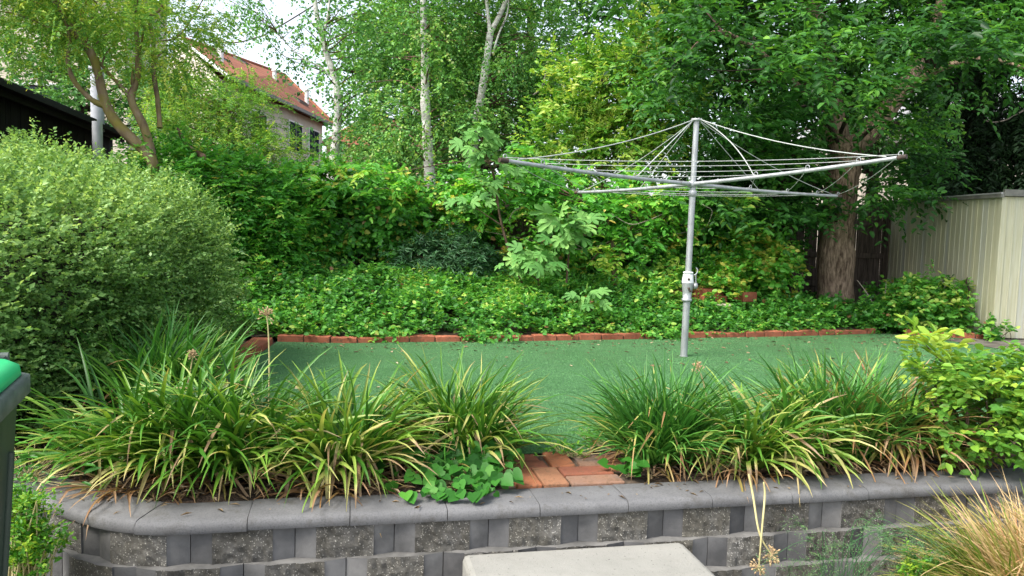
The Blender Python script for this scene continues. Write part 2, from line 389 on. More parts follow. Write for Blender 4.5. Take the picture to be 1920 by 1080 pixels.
def make_paint_shed():
    m = NT('cream_steel_cladding').set(.55, 0, .4)
    g = m.n('ShaderNodeSeparateXYZ'); m.l(m.coord('Object', (1, 1, 1)), g.inputs[0])
    x = m.n('ShaderNodeMath', operation='ADD'); m.l(g.outputs[0], x.inputs[0]); m.l(g.outputs[1], x.inputs[1])
    cx = m.n('ShaderNodeCombineXYZ'); m.l(x.outputs[0], cx.inputs[0])
    n1 = m.noise(cx.outputs[0], 5.5, 3, .7)
    c = m.ramp(n1, [(.36, (.50, .475, .31)), (.52, (.47, .46, .34)), (.68, (.43, .445, .425))])
    st = m.ramp(m.noise(m.coord('Object', (14, 14, .7)), 3.0, 5, .7), [(.4, (.84, .82, .74)), (.62, (1, 1, 1))])
    c = m.mix(1.0, c, st, 'MULTIPLY'); m.base(c); return m.mat
M['shed'] = make_paint_shed()
M['shed_trim'] = surface('weathered_shed_trim', (.09, .09, .08), (.17, .165, .14), 10, .6, .1, 80)
M['shed_roof'] = surface('shed_roof_steel', (.35, .36, .36), (.45, .45, .45), 3, .5, .1, 60, .002, .3)
def make_wood(name, c1, c2, c3):
    m = NT(name).set(.9, 0, .2); co = m.coord('Object', (9, 9, .6))
    n = m.noise(co, 5, 6, .7); c = m.ramp(n, [(.35, c1), (.55, c2), (.72, c3)])
    m.base(c); m.bump(n, .7, .006); return m.mat
M['paling'] = make_wood('weathered_grey_paling', (.045, .035, .028), (.12, .095, .078), (.2, .165, .14))
M['black_wall'] = surface('black_painted_boards', (.003, .003, .0035), (.008, .008, .009), 4, .8, .3, 50, .002, 0, (6, 6, .4), .15)
M['black_trim'] = surface('black_fascia', (.004, .004, .005), (.009, .009, .01), 4, .7, .1, 50, spec=.15)
M['flue'] = surface('grey_pvc_pipe', (.33, .34, .36), (.42, .43, .45), 5, .5, .05, 60)
M['bin_body'] = surface('dark_green_bin_plastic', (.012, .026, .016), (.03, .05, .033), 7, .5, .25, 35, .003, 0, (1, 1, .3))
M['bin_rim'] = surface('scuffed_bin_rim', (.05, .07, .06), (.10, .12, .11), 20, .55, .2, 60)
M['bin_lid'] = surface('bright_green_bin_lid', (.02, .44, .15), (.03, .52, .19), 3, .38, .1, 90, .001)
M['rubber'] = surface('black_rubber', (.012, .012, .012), (.025, .025, .025), 10, .8, .2, 60)
M['cream_wall'] = surface('cream_render', (.47, .415, .335), (.55, .49, .405), 1.2, .85, .3, 30)
M['peach_wall'] = surface('peach_render', (.62, .40, .28), (.68, .46, .33), 1.2, .85, .3, 30)
def make_tiles():
    m = NT('terracotta_roof_tiles').set(.8, 0, .3); co = m.coord()
    c = m.ramp(m.noise(co, 1.1, 6, .7), [(.3, (.15, .052, .028)), (.5, (.235, .083, .043)), (.72, (.30, .125, .068))])
    g = m.n('ShaderNodeSeparateXYZ'); m.l(co, g.inputs[0])
    def wave(o, k):
        a = m.n('ShaderNodeMath', operation='MULTIPLY'); m.l(o, a.inputs[0]); a.inputs[1].default_value = k
        b = m.n('ShaderNodeMath', operation='FRACT'); m.l(a.outputs[0], b.inputs[0]); return b.outputs[0]
    w1 = wave(g.outputs[2], 4.5); w2 = wave(g.outputs[1], 3.3)
    m.base(m.mix(1.0, c, m.ramp(w1, [(0, (.62, .58, .55)), (.18, (1, 1, 1))]), 'MULTIPLY'))
    h = m.mix(.5, w1, w2); m.bump(h, .8, .05); return m.mat
M['tiles'] = make_tiles()
M['grey_roof'] = surface('grey_roof_metal', (.2, .2, .2), (.3, .3, .3), 2, .6, .1, 30)
M['glass'] = surface('dark_window_glass', (.015, .02, .025), (.035, .045, .055), .8, .6, 0, spec=.0)
M['white_frame'] = surface('white_window_frame', (.62, .62, .6), (.7, .7, .68), 5, .5, 0)
M['paver_white'] = surface('pale_masonry_block', (.42, .36, .27), (.55, .48, .38), 12, .9, .6, 70)

M['bark_big'] = bark('furrowed_brown_bark', (.085, .055, .036), (.40, .29, .205), 34, (1, 1, .2), 1, .05)
M['bark_dark'] = bark('dark_bark', (.018, .012, .009), (.06, .042, .03), 16, (1, 1, .3), 1, .03)
def make_birch():
    m = NT('white_birch_bark').set(.8, 0, .3); co = m.coord('Object', (1, 1, 2.2))
    c = m.ramp(m.noise(co, 6.5, 5, .7), [(.34, (.05, .042, .036)), (.43, (.42, .395, .36)), (.60, (.68, .66, .62))])
    c = m.mix(m.ramp(m.noise(m.coord(), 1.6, 3), [(.55, (0, 0, 0)), (.75, (.5, .5, .5))]), c, (.26, .23, .19))
    m.base(c); m.bump(m.noise(co, 12, 4), .6, .01); return m.mat
M['birch'] = make_birch()
M['bark_lichen'] = bark('lichened_brown_bark', (.13, .085, .06), (.29, .21, .15), 14, (1, 1, .3), .7, .012, (.20, .17, .04))
M['bark_vine'] = bark('brown_vine_bark', (.055, .033, .022), (.27, .17, .11), 12, (1, 1, .3), .9, .015)
M['twig'] = bark('brown_twig', (.07, .045, .03), (.16, .105, .07), 20, (1, 1, .4), .4, .004)
M['pale_twig'] = bark('pale_dead_twig', (.22, .18, .14), (.38, .33, .27), 20, (1, 1, .4), .4, .004)
M['hedge_core'] = surface('dark_hedge_core', (.016, .016, .009), (.045, .042, .022), 25, .95, 1, 40, .03)  # twig brown, kept dark to carry the shade inside the hedge
M['dry_stalk'] = surface('dry_flower_stalk', (.34, .30, .13), (.46, .41, .2), 20, .7, .1, 80)
M['seed_head'] = surface('dry_seed_head', (.34, .235, .12), (.46, .33, .18), 30, .8, .1, 80)

M['l_strap'] = leaf('strap_leaf', [(0, (0.013, 0.059, 0.007)), (0.35, (0.059, 0.194, 0.019)), (0.55, (0.173, 0.313, 0.036)), (0.76, (0.42, 0.41, 0.13)), (0.9, (0.44, 0.36, 0.17)), (1, (0.27, 0.18, 0.1))], .25, .42)
M['l_strap_green'] = leaf('green_strap_leaf', [(0, (0.013, 0.067, 0.01)), (0.4, (0.05, 0.19, 0.026)), (0.65, (0.123, 0.302, 0.054)), (0.82, (0.403, 0.426, 0.108)), (1, (0.336, 0.19, 0.084))], .25, .42)
M['l_strap_brown'] = leaf('frosted_brown_strap_leaf', [(0, (.015, .05, .008)), (.3, (.06, .13, .02)), (.5, (.22, .20, .05)), (.7, (.24, .12, .05)), (1, (.36, .24, .14))], .2, .6)
M['l_pitto'] = leaf('variegated_leaf', [(0, (0.041, 0.111, 0.023)), (0.35, (0.1, 0.222, 0.05)), (0.6, (0.215, 0.388, 0.109)), (0.85, (0.382, 0.577, 0.196)), (1, (0.497, 0.688, 0.335))], 0.42, .55, .2)
M['l_wist'] = leaf('glossy_wisteria_leaf', [(0, (0.031, 0.133, 0.022)), (0.45, (0.091, 0.344, 0.041)), (0.75, (0.211, 0.564, 0.063)), (0.93, (0.452, 0.587, 0.098)), (1, (0.528, 0.456, 0.132))], 0.42, .4)
M['l_ivy'] = leaf('ivy_leaf', [(0, (0.025, 0.111, 0.02)), (0.45, (0.087, 0.318, 0.041)), (0.75, (0.192, 0.543, 0.066)), (0.93, (0.567, 0.551, 0.107)), (1, (0.341, 0.208, 0.085))], 0.42, .4)
M['l_cover'] = leaf('ground_cover_leaf', [(0, (0.025, 0.111, 0.019)), (0.45, (0.078, 0.28, 0.041)), (0.75, (0.184, 0.474, 0.067)), (0.93, (0.482, 0.621, 0.13)), (1, (0.299, 0.167, 0.074))], 0.42, .42)
M['l_birch'] = leaf('birch_leaf', [(0, (0.047, 0.145, 0.041)), (0.45, (0.123, 0.339, 0.074)), (0.75, (0.281, 0.546, 0.113)), (1, (0.552, 0.586, 0.274))], 0.42, .5)
M['l_feather'] = leaf('feathery_leaflet', [(0, (0.053, 0.162, 0.029)), (0.45, (0.152, 0.356, 0.056)), (0.75, (0.347, 0.543, 0.08)), (1, (0.633, 0.644, 0.129))], 0.42, .55)
M['l_privet'] = leaf('privet_leaf', [(0, (0.026, 0.108, 0.017)), (0.4, (0.096, 0.281, 0.031)), (0.65, (0.23, 0.434, 0.055)), (0.85, (0.48, 0.6, 0.124)), (1, (0.552, 0.69, 0.244))], 0.42, .42)
M['l_elm'] = leaf('big_tree_leaf', [(0, (0.011, 0.049, 0.011)), (0.45, (0.038, 0.146, 0.023)), (0.75, (0.096, 0.281, 0.037)), (1, (0.202, 0.411, 0.057))], 0.42, .45)
M['l_dark'] = leaf('dark_needle_spray', [(0, (0.005, 0.018, 0.004)), (0.5, (0.011, 0.04, 0.008)), (1, (0.028, 0.076, 0.015))], .15, .6)
M['l_back'] = leaf('background_leaf', [(0, (0.031, 0.109, 0.038)), (0.45, (0.076, 0.24, 0.059)), (0.75, (0.167, 0.385, 0.089)), (1, (0.335, 0.553, 0.172))], 0.42, .5)
M['l_fig'] = leaf('fig_leaf', [(0, (0.065, 0.204, 0.044)), (0.5, (0.143, 0.336, 0.083)), (1, (0.26, 0.48, 0.128))], .3, 0.6, 0.2)
M['l_violet'] = leaf('violet_leaf', [(0, (0.016, 0.081, 0.01)), (0.5, (0.04, 0.171, 0.02)), (0.85, (0.088, 0.27, 0.032)), (1, (0.28, 0.342, 0.048))], .22, 0.5, 0.2)
M['l_sucker'] = leaf('bright_sapling_leaf', [(0, (0.042, 0.149, 0.022)), (0.45, (0.105, 0.279, 0.034)), (0.75, (0.23, 0.419, 0.049)), (1, (0.439, 0.539, 0.079))], .38, .45)
M['l_dull'] = leaf('dull_dark_leaf', [(0, (0.016, 0.065, 0.025)), (0.5, (0.046, 0.137, 0.05)), (1, (0.104, 0.234, 0.082))], .2, .5)
M['l_euph'] = leaf('lime_spurge_leaf', [(0, (0.025, 0.123, 0.011)), (0.5, (0.076, 0.257, 0.018)), (0.8, (0.212, 0.399, 0.027)), (1, (0.408, 0.494, 0.045))], .3, .5)
M['l_dry'] = leaf('dry_grass_blade', [(0, (.08, .17, .018)), (.3, (.22, .26, .04)), (.5, (.44, .33, .14)), (.8, (.56, .40, .22)), (1, (.38, .20, .08))], .25, .6)
M['l_fern'] = leaf('wispy_fern_needle', [(0, (.05, .14, .05)), (.5, (.11, .25, .09)), (1, (.26, .40, .14))], .2, .6)
M['l_litter'] = leaf('fallen_dry_leaf', [(0, (.07, .04, .02)), (.5, (.27, .19, .10)), (1, (.55, .47, .33))], .1, .7)

# ================================================================ SETTING: ground, turf, beds
TH = math.atan(.213); u2 = vec(math.cos(TH), math.sin(TH)); n2 = vec(math.sin(TH), -math.cos(TH))
A0 = vec(-1.15, 2.917 - .213 * 1.15); ARC_R, ARC_MAX = .52, rad(40)
def wall_frame(a):
    """point of the wall's front line and outward normal; a grows to the right, below 0 it runs round the curved end"""
    if a >= 0: return A0 + u2 * a, n2
    C = A0 - n2 * ARC_R; ph = min(-a / ARC_R, ARC_MAX); c, s = math.cos(-ph), math.sin(-ph)
    n = vec(n2[0] * c - n2[1] * s, n2[0] * s + n2[1] * c); p = C + n * ARC_R
    rest = -a - ARC_R * ARC_MAX
    if rest > 0: p = p + vec(n[1], -n[0]) * rest
    return p, n
def wall_pt(a, off, z):
    p, n = wall_frame(a); q = p + n * off; return vec(q[0], q[1], z)
LOW = -.47
mb = MB(); mb.add([(-300, -60, LOW), (300, -60, LOW), (300, 600, LOW), (-300, 600, LOW)], [(0, 1, 2, 3)])
tag(mb.build('pavement', M['pavement']), kind='structure')
mb = MB(); P = [wall_pt(a, -.1, -.02) for a in np.linspace(5.2, -2.8, 60)]
P = [vec(300, P[0][1], -.02)] + P + [vec(-300, P[-1][1], -.02), vec(-300, 600, -.02), vec(300, 600, -.02)]
mb.add(P, [tuple(range(len(P)))[::-1]]); tag(mb.build('ground', M['soil']), kind='structure')

BACK = [(-2.07, 6.80), (-1.45, 6.83), (-.86, 7.02), (0.01, 7.24), (.9, 7.52), (1.75, 7.81), (3.1, 8.25), (3.75, 8.52), (4.12, 8.68)]
def back_y(x): return float(np.interp(x, [p[0] for p in BACK] + [5.3], [p[1] for p in BACK] + [8.9]))
def bed_front(x): return 2.917 + .213 * x + .66 / math.cos(TH)
mb = MB(); T = [(-1.80, bed_front(-1.8))] + [(x, bed_front(x)) for x in (0, 2, 4, 6.5)] + [(9, 6.6), (9, 8.3), (5.25, 8.40), (4.45, 8.66)] + BACK[::-1] + [(-1.92, 5.13)]
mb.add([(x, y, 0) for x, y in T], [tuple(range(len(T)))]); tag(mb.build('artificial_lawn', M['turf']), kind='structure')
rng = np.random.default_rng(3)
mb = MB(); aa = np.linspace(-2.2, 5.2, 150); oo = np.linspace(-.17, -.72, 14)
V = [wall_pt(a, o, -.018 + .012 * math.sin(a * 9 + o * 20) + rng.uniform(-.008, .012) - (.03 if o < -.68 or o > -.18 else 0)) for a in aa for o in oo]
mb.add(V, [(i * 14 + j, (i + 1) * 14 + j, (i + 1) * 14 + j + 1, i * 14 + j + 1) for i in range(149) for j in range(13)], 0, True)
tag(mb.build('soil_bed', M['mulch']), kind='structure')
# bed behind the brick edging
mb = MB(); xs = np.linspace(-5, 4.3, 60); ds = np.linspace(.08, 4.0, 16)
V = [(x, back_y(max(x, -2.07)) + d, .035 + .05 * min(1, d) + rng.uniform(-.015, .015)) for x in xs for d in ds]
mb.add(V, [(i * 16 + j, (i + 1) * 16 + j, (i + 1) * 16 + j + 1, i * 16 + j + 1) for i in range(59) for j in range(15)], 0, True)
tag(mb.build('garden_bed', M['soil']), kind='structure')
# concrete apron in front of the shed
mb = MB(); q = [gnd(1770, 637, .006), gnd(1925, 662, .006), (9, 7.75, .006), (9, 9.2, .006), (5.2, 9.2, .006), (5.15, 8.5, .006)]
mb.add(q, [tuple(range(6))]); tag(mb.build('path', M['path']), kind='structure')
# small brick paving between the strap-leaf clumps
mb = MB()
def paver(px, pz, l, w, mi, z=0.0, yaw=0.0):
    """px along the wall, pz back from the cap, both to the brick's centre"""
    p = A0 + u2 * px - n2 * (.19 + pz); c, s = math.cos(TH + yaw), math.sin(TH + yaw)
    mb.box((p[0], p[1], z - .03), (l, w, .06), [(c, s, 0), (-s, c, 0), (0, 0, 1)], mi)
o = 1.275
for px, pz, l, w, mi, z in ((o + .045, .120, .108, .228, 1, .008), (o + .16, .118, .110, .226, 0, .010), (o + .345, .060, .236, .108, 2, .006), (o + .340, .176, .228, .110, 3, .009),
                            (o + .075, .292, .226, .104, 3, .004), (o + .06, .405, .226, .104, 3, .002), (o + .26, .345, .108, .226, 1, .012), (o + .395, .345, .108, .222, 2, .005), (o + .50, .30, .1, .22, 0, .0)):
    paver(px, pz, l, w, mi, z, rng.normal() * .02)
p = A0 + u2 * (o + .26) - n2 * .42; mb.box((p[0], p[1], -.035), (.62, .47, .05), [(u2[0], u2[1], 0), (-u2[1], u2[0], 0), (0, 0, 1)], 4)
tag(mb.build('brick_paving', [M['paver_tan'], M['paver_orange'], M['paver_grey'], M['paver_red'], M['mortar']], bevel=.006), kind='structure')

# ================================================================ RETAINING WALL, STEP
wall = thing('retaining_wall', (*A0, 0), 'low charcoal retaining wall of split faced blocks with a rounded cap in front of the bed', 'wall')
def course(k, zt, zb, off, start):
    mb = MB(); rng = np.random.default_rng(40 + k)
    for i in range(-8, 15):
        a0 = start + .362 * i + .0015; a1 = a0 + .359; jo = off + rng.uniform(-.003, .003)
        sp = (1, 3, 4)[rng.integers(3)]; sm = (0, 5, 6)[rng.integers(3)]
        xs = [0, .10, .21] + list(np.linspace(.21, .79, 13)) + [.79, .90, 1]
        base = [-.017, -.008, 0] + [.004] * 13 + [0, -.008, -.017]; ny = 6; cols = []
        for j, (t, b) in enumerate(zip(xs, base)):
            col = []
            for r in range(ny + 1):
                rough = rng.uniform(-.005, .006) if 3 <= j <= 15 else 0
                if j in (3, 15): rough = rng.uniform(0, .003)
                col.append(wall_pt(a0 + (a1 - a0) * t, jo + b + rough, zt + (zb - zt) * r / ny))
            cols.append(col)
        V = [p for c in cols for p in c]; n = len(cols)
        for j in range(n - 1):
            mi = sp if 2 < j < 15 else sm
            mb.add([*cols[j], *cols[j + 1]], [(r, r + 1, ny + 2 + r, ny + 1 + r) for r in range(ny)], mi)
        top = [c[0] for c in cols]; back = [wall_pt(a0 + (a1 - a0) * t, off - .2, zt) for t in xs]
        mb.add(top + back, [(j, j + 1, n + j + 1, n + j) for j in range(n - 1)], 2)
        for c, tt in ((cols[0], 0), (cols[-1], 1)):
            b0 = wall_pt(a0 + (a1 - a0) * tt, off - .2, zt); b1 = wall_pt(a0 + (a1 - a0) * tt, off - .2, zb)
            mb.add([*c, b1, b0], [tuple(range(ny + 3))], sm)
    return mb.build('block_course', [M['smooth_block'], M['split'], M['block_top'], M['split_dark'], M['split_pale'], M['smooth_dark'], M['smooth_pale']], wall)
course(1, -.0455, -.165, 0.0, .028)
course(2, -.1655, -.287, .032, .028 + .185)
course(3, -.2875, -.409, .064, .028 + .03)
course(4, -.4095, -.55, .096, .028 + .2)
prof = [(-.186, -.045), (-.186, -.003), (-.183, 0), (-.10, .001), (-.016, 0), (-.006, -.001), (.003, -.004), (.010, -.009), (.0145, -.016), (.0165, -.025), (.016, -.037), (.013, -.045)]
mb = MB(); rng = np.random.default_rng(9)
joints = [-3.0, -2.5, -2.0, -1.5, -1.05, -.62, -.155] + [.225 + .362 * i for i in range(14)]
for a0, a1 in zip(joints[:-1], joints[1:]):
    n = 10 if a0 < .2 else 3; aa = np.linspace(a0 + .0015, a1 - .0015, n + 1); dz = rng.uniform(-.002, .002); do = rng.uniform(-.003, .003)
    rows = [[wall_pt(a, o_ + do, z + dz) for o_, z in prof] for a in aa]; k = len(prof)
    V = [p for r_ in rows for p in r_]
    mb.add(V, [(i * k + j, i * k + j + 1, (i + 1) * k + j + 1, (i + 1) * k + j) for i in range(n) for j in range(k - 1)], 0, True)
    mb.add(rows[0], [tuple(range(k))]); mb.add(rows[-1], [tuple(range(k))[::-1]])
mb.build('cap', M['cap'], wall)
# pale concrete step against the second course
ZS = -.158
sl = (gnd(868, 1042, ZS)[:2] - A0) @ u2; sr = (gnd(1285, 1020, ZS)[:2] - A0) @ u2
mb = MB(); w = sr - sl
c = A0 + u2 * (sl + sr) / 2 + n2 * (.052 + .55)
mb.box((c[0], c[1], (ZS + LOW) / 2), (w, 1.1, ZS - LOW), [(u2[0], u2[1], 0), (-u2[1], u2[0], 0), (0, 0, 1)])
tag(mb.build('concrete_step', M['step'], bevel=.022), 'pale smooth concrete step against the grey block wall', 'step')

# ================================================================ BRICK EDGING
def edging(pts, label, width=.11, height=.052, seed=1):
    rng = np.random.default_rng(seed); mb = MB(); P = np.array(pts, float)
    seg = np.linalg.norm(np.diff(P, axis=0), axis=1); cum = np.concatenate([[0], np.cumsum(seg)]); s = 0
    def pos(s): return vec(np.interp(s, cum, P[:, 0]), np.interp(s, cum, P[:, 1]))
    while s + .1 < cum[-1]:
        l = min(.232, cum[-1] - s); a, b = pos(s), pos(s + l); d = unit(b - a); m_ = (a + b) / 2
        nn = vec(-d[1], d[0]); m_ = m_ + nn * (width / 2 + rng.uniform(-.010, .010)); yaw = rng.normal() * .03
        d2 = vec(d[0] - nn[0] * yaw, d[1] - nn[1] * yaw)
        h = height + rng.uniform(-.012, .008)
        mb.box((m_[0], m_[1], h / 2 - .03), (l - .006, width, h + .06), [(d2[0], d2[1], 0), (-d2[1], d2[0], 0), (0, 0, 1)], 0)
        mb.box((b[0] + nn[0] * width / 2, b[1] + nn[1] * width / 2, h / 2 - .04), (.012, width - .012, h + .05), [(d[0], d[1], 0), (-d[1], d[0], 0), (0, 0, 1)], 1)
        s += .236
    return tag(mb.build('brick_edging', [M['terracotta'], M['mortar']], bevel=.008), label, 'edging', 'brick edging of the lawn')
edging(BACK, 'long row of red bricks along the far side of the green turf', seed=2)
edging([(4.44, 8.66), (4.75, 8.56), (5.2, 8.41), (5.26, 8.40)], 'short curved row of red bricks beside the cream shed', seed=4)
edging([(-1.80, 3.7), (-1.92, 5.13), (-2.07, 6.62), (-2.09, 6.83)], 'row of red bricks along the left side of the turf by the clipped hedge', width=.17, seed=5)

# ================================================================ ROTARY CLOTHESLINE
base = gnd(1282, 668); YH = base[1]
top = at(1306, 226, YH); hubp = at(1298, 345, YH); ax = unit(top - base)
def on_pole(py): 
    t = np.linspace(0, 1, 400); q = base + np.outer(t, top - base)
    d = q - vec(0, 0, EYE); sy = 540 - F_PX * (d @ _U) / (d @ _F); return q[int(np.argmin(abs(sy - py)))]
hoist = thing('rotary_clothesline', base, 'galvanised rotary clothesline standing on the green turf', 'clothesline')
p565, p515, p362 = on_pole(563), on_pole(513), on_pole(362)
mb = MB(); mb.tube([base - ax * .1, p565], .030, 20); mb.lathe(base, [(.036, 0), (.036, .006)], 20, ax); mb.build('lower_post', M['galv'], hoist)
mb = MB(); mb.tube([p565, p362], .0265, 20); mb.tube([p362, top], .0235, 20)
mb.lathe(p362 - ax * .03, [(.028, 0), (.034, .005), (.034, .05), (.027, .056)], 20, ax); mb.build('upper_pole', M['galv'], hoist)
mb = MB(); hh = np.linalg.norm(p515 - p565)
mb.lathe(p565, [(.034, -.012), (.044, -.008), (.044, .012), (.036, .014), (.040, hh * .3), (.0505, hh * .62), (.051, hh * .66)], 24, ax, 0)
mb.lathe(p565 + ax * hh * .66, [(.051, 0), (.050, hh * .05), (.043, hh * .3), (.038, hh * .35), (.044, hh * .36), (.044, hh * .40), (.03, hh * .42)], 24, ax, 1)
cb = mb.build('crank_box', [M['galv'], M['white_paint']], hoist)
mb = MB(); c0 = p565 + ax * hh * .55
mb.lathe(c0 + vec(.048, -.005, 0), [(.02, 0), (.028, .004), (.028, .03), (.016, .036)], 14, vec(1, -.1, 0))
mb.tube(smooth_path([p515 + vec(.035, -.01, -.01), p515 + vec(.06, -.02, -.005), p515 + vec(.075, -.02, .03), p515 + vec(.06, -.02, .055)], 12), .006, 8)
mb.tube([c0 + vec(.07, -.01, .0), p515 + vec(.06, -.02, -.005)], .006, 8); mb.build('crank_handle', M['galv'], hoist)
for dx, hz in ((-.004, .8), (.002, .45), (.016, .36)):
    mb = MB(); mb.lathe(p565 + ax * hh * hz + vec(dx, -.046, 0), [(.011, 0), (.011, .008), (.006, .012)], 8, vec(0, -1, 0)); mb.build('bolt', M['dark_metal'], cb)
cb_off = None
mb = MB(); mb.lathe(hubp - ax * .03, [(.026, 0), (.037, .006), (.037, .05), (.026, .056)], 20, ax); mb.build('arm_hub', M['galv'], hoist)
mb = MB(); mb.lathe(top - ax * .008, [(.026, 0), (.046, .004), (.048, .012), (.046, .02), (.03, .024)], 20, ax)
for k in range(8):
    w = k * math.pi / 4 + .3; mb.lathe(top + vec(math.cos(w) * .04, math.sin(w) * .04, .006), [(.006, -.01), (.006, .012)], 6)
mb.build('top_cap', M['galv'], hoist)
ends = [at(940, 300, YH - 1.376), at(1696, 294, YH - 1.376), at(1575, 368, YH + 1.376), at(1080, 361, YH + 1.376)]   # round the square
FR = [.35, .6, .82, .985]
def armp(k, t): return hubp + (ends[k] - hubp) * t - vec(0, 0, .012 * math.sin(math.pi * t))
for k in range(4):
    P = np.array([armp(k, t) for t in np.linspace(.012, 1.0, 16)])
    mb = MB(); mb.tube(P, np.linspace(.0175, .0145, 16), 14); a_ = mb.build('arm', M['galv'], hoist)
    mb = MB(); mb.tube([P[-1] - (P[-1] - P[-2]) * .4, P[-1] + (P[-1] - P[-2]) * .12], .0165, 14); mb.build('end_plug', M['dark_metal'], a_)
    for t in FR:
        mb = MB(); c = armp(k, t); w = np.linspace(-.6, math.pi * 1.6, 14); r_ = .016
        d = unit(ends[k] - hubp)
        mb.tube([c + d * math.cos(x) * r_ + vec(0, 0, .026 + math.sin(x) * r_) for x in w], .0035, 6); mb.tube([c, c + vec(0, 0, .016)], .004, 6)
        mb.build('line_hook', M['galv'], a_)
for j, t in enumerate(FR):
    mb = MB()
    for k in range(4):
        a, b = armp(k, t) + vec(0, 0, .02), armp((k + 1) % 4, t) + vec(0, 0, .02)
        s = np.linspace(0, 1, 12); mb.tube([a + (b - a) * x - vec(0, 0, (.012 + .008 * j) * 4 * x * (1 - x)) for x in s], .0024, 6)
    mb.build('line', M['wire'], hoist)
for k in range(4):
    a = top + unit(ends[k] - hubp) * .045; b = armp(k, .93) + vec(0, 0, .02)
    s = np.linspace(0, 1, 14); mb = MB(); mb.tube([a + (b - a) * x - vec(0, 0, .05 * 4 * x * (1 - x)) for x in s], .0042 if k < 2 else .003, 7); mb.build('stay', M['wire'], hoist)
    b = armp(k, .34 if k < 2 else .40) + vec(0, 0, .015)
    mb = MB(); bow = (.035 if k == 1 else 0)
    mb.tube([a + (b - a) * x + vec(bow * 4 * x * (1 - x), 0, bow * 4 * x * (1 - x)) for x in s], .0044 if k < 2 else .0026, 7); mb.build('stay', M['wire'], hoist)

# ================================================================ SHED, FENCE
SX, SY0, SY1, ZT = 5.30, 8.46, 10.95, 1.565
shed = thing('garden_shed', (SX, SY0, 0), 'cream ribbed steel garden shed with flat roof beside the fence', 'shed')
def ribbed(axis, p0, length, z0, z1, name, out):
    mb = MB(); pts = []; x = 0
    while x < length - 1e-6:
        for dx, o_ in ((0, 0), (.076, 0), (.082, .0045), (.092, .0045), (.098, 0)):
            if x + dx < length: pts.append((x + dx, o_))
        x += .104
    pts.append((length, 0)); V = []
    for s_, o_ in pts:
        q = np.array(p0) + np.array(axis) * s_ + np.array(out) * o_; V += [(q[0], q[1], z0), (q[0], q[1], z1)]
    mb.add(V, [(2 * i, 2 * i + 2, 2 * i + 3, 2 * i + 1) for i in range(len(pts) - 1)]); return mb.build(name, M['shed'], shed)
ribbed((0, 1), (SX, SY0 + .05), SY1 - SY0 - .05, .02, ZT, 'side_wall', (-1, 0))
ribbed((1, 0), (SX + .05, SY0), 1.2, .02, ZT, 'front_wall', (0, -1))
ribbed((0, 1), (SX + 1.9, SY0 + .02), SY1 - SY0 - .02, .02, ZT, 'far_wall', (1, 0))
ribbed((1, 0), (SX, SY1), 1.9, .02, ZT, 'back_wall', (0, 1))
mb = MB(); mb.box((SX + .02, SY0 + .02, (ZT + .02) / 2), (.07, .07, ZT - .02)); mb.build('corner_post', M['shed'], shed, bevel=.006)
mb = MB(); mb.box((SX + 1.55, SY0 - .012, .8), (.62, .03, 1.5)); d_ = mb.build('door', M['shed'], shed, bevel=.004)
mb = MB(); mb.tube([(SX + 1.32, SY0 - .03, .72), (SX + 1.32, SY0 - .06, .74), (SX + 1.32, SY0 - .06, .86), (SX + 1.32, SY0 - .03, .88)], .007, 8); mb.build('handle', M['galv'], d_)
mb = MB(); mb.add([(SX - .05, SY0 - .05, ZT + .045), (SX + 1.95, SY0 - .05, ZT + .13), (SX + 1.95, SY1 + .05, ZT + .13), (SX - .05, SY1 + .05, ZT + .045)], [(0, 1, 2, 3)])
mb.build('roof', M['shed_roof'], shed)
mb = MB(); mb.box((SX - .035, (SY0 + SY1) / 2, ZT + .015), (.035, SY1 - SY0 + .1, .055)); mb.box((SX - .05, (SY0 + SY1) / 2, ZT + .034), (.02, SY1 - SY0 + .12, .012), None, 1)
mb.box((SX + .95, SY0 - .035, ZT + .04), (1.93, .035, .07)); mb.build('gutter', [M['shed_trim'], M['shed_roof']], shed)

def fence_y(x): return 9.92 + .22 * x
FX0, FX1, FZ = -4.6, 8.2, 1.50
fd = unit(vec(1, .22, 0)); fn = vec(fd[1], -fd[0], 0)
fence = thing('paling_fence', (0, fence_y(0), 0), 'weathered grey timber paling fence behind the big tree trunk', 'fence')
rng = np.random.default_rng(21); mb = MB(); x = FX0
while x < FX1:
    w = .098; h = FZ + rng.uniform(-.03, .03); q = vec(x, fence_y(x), 0) + fn * (.007 if int(round((x - FX0) * 10)) % 2 else -.007)
    mb.box((q[0], q[1], h / 2 + .02), (w + rng.uniform(.001, .006), .012, h), [fd, fn, vec(rng.normal() * .006, 0, 1)]); x += .1
mb.build('palings', M['paling'], fence)
for z in (.42, .82, 1.28):
    mb = MB(); c = vec((FX0 + FX1) / 2, fence_y((FX0 + FX1) / 2), z) + fn * .035; mb.box(c, ((FX1 - FX0) * 1.024, .045, .075), [fd, fn, (0, 0, 1)]); mb.build('rail', M['paling'], fence, bevel=.004)
for x in np.arange(FX0 + .3, FX1, 2.4):
    mb = MB(); c = vec(x, fence_y(x), .78) + fn * .105; mb.box(c, (.1, .09, 1.6), [fd, fn, (0, 0, 1)]); mb.build('post', M['paling'], fence, bevel=.004)

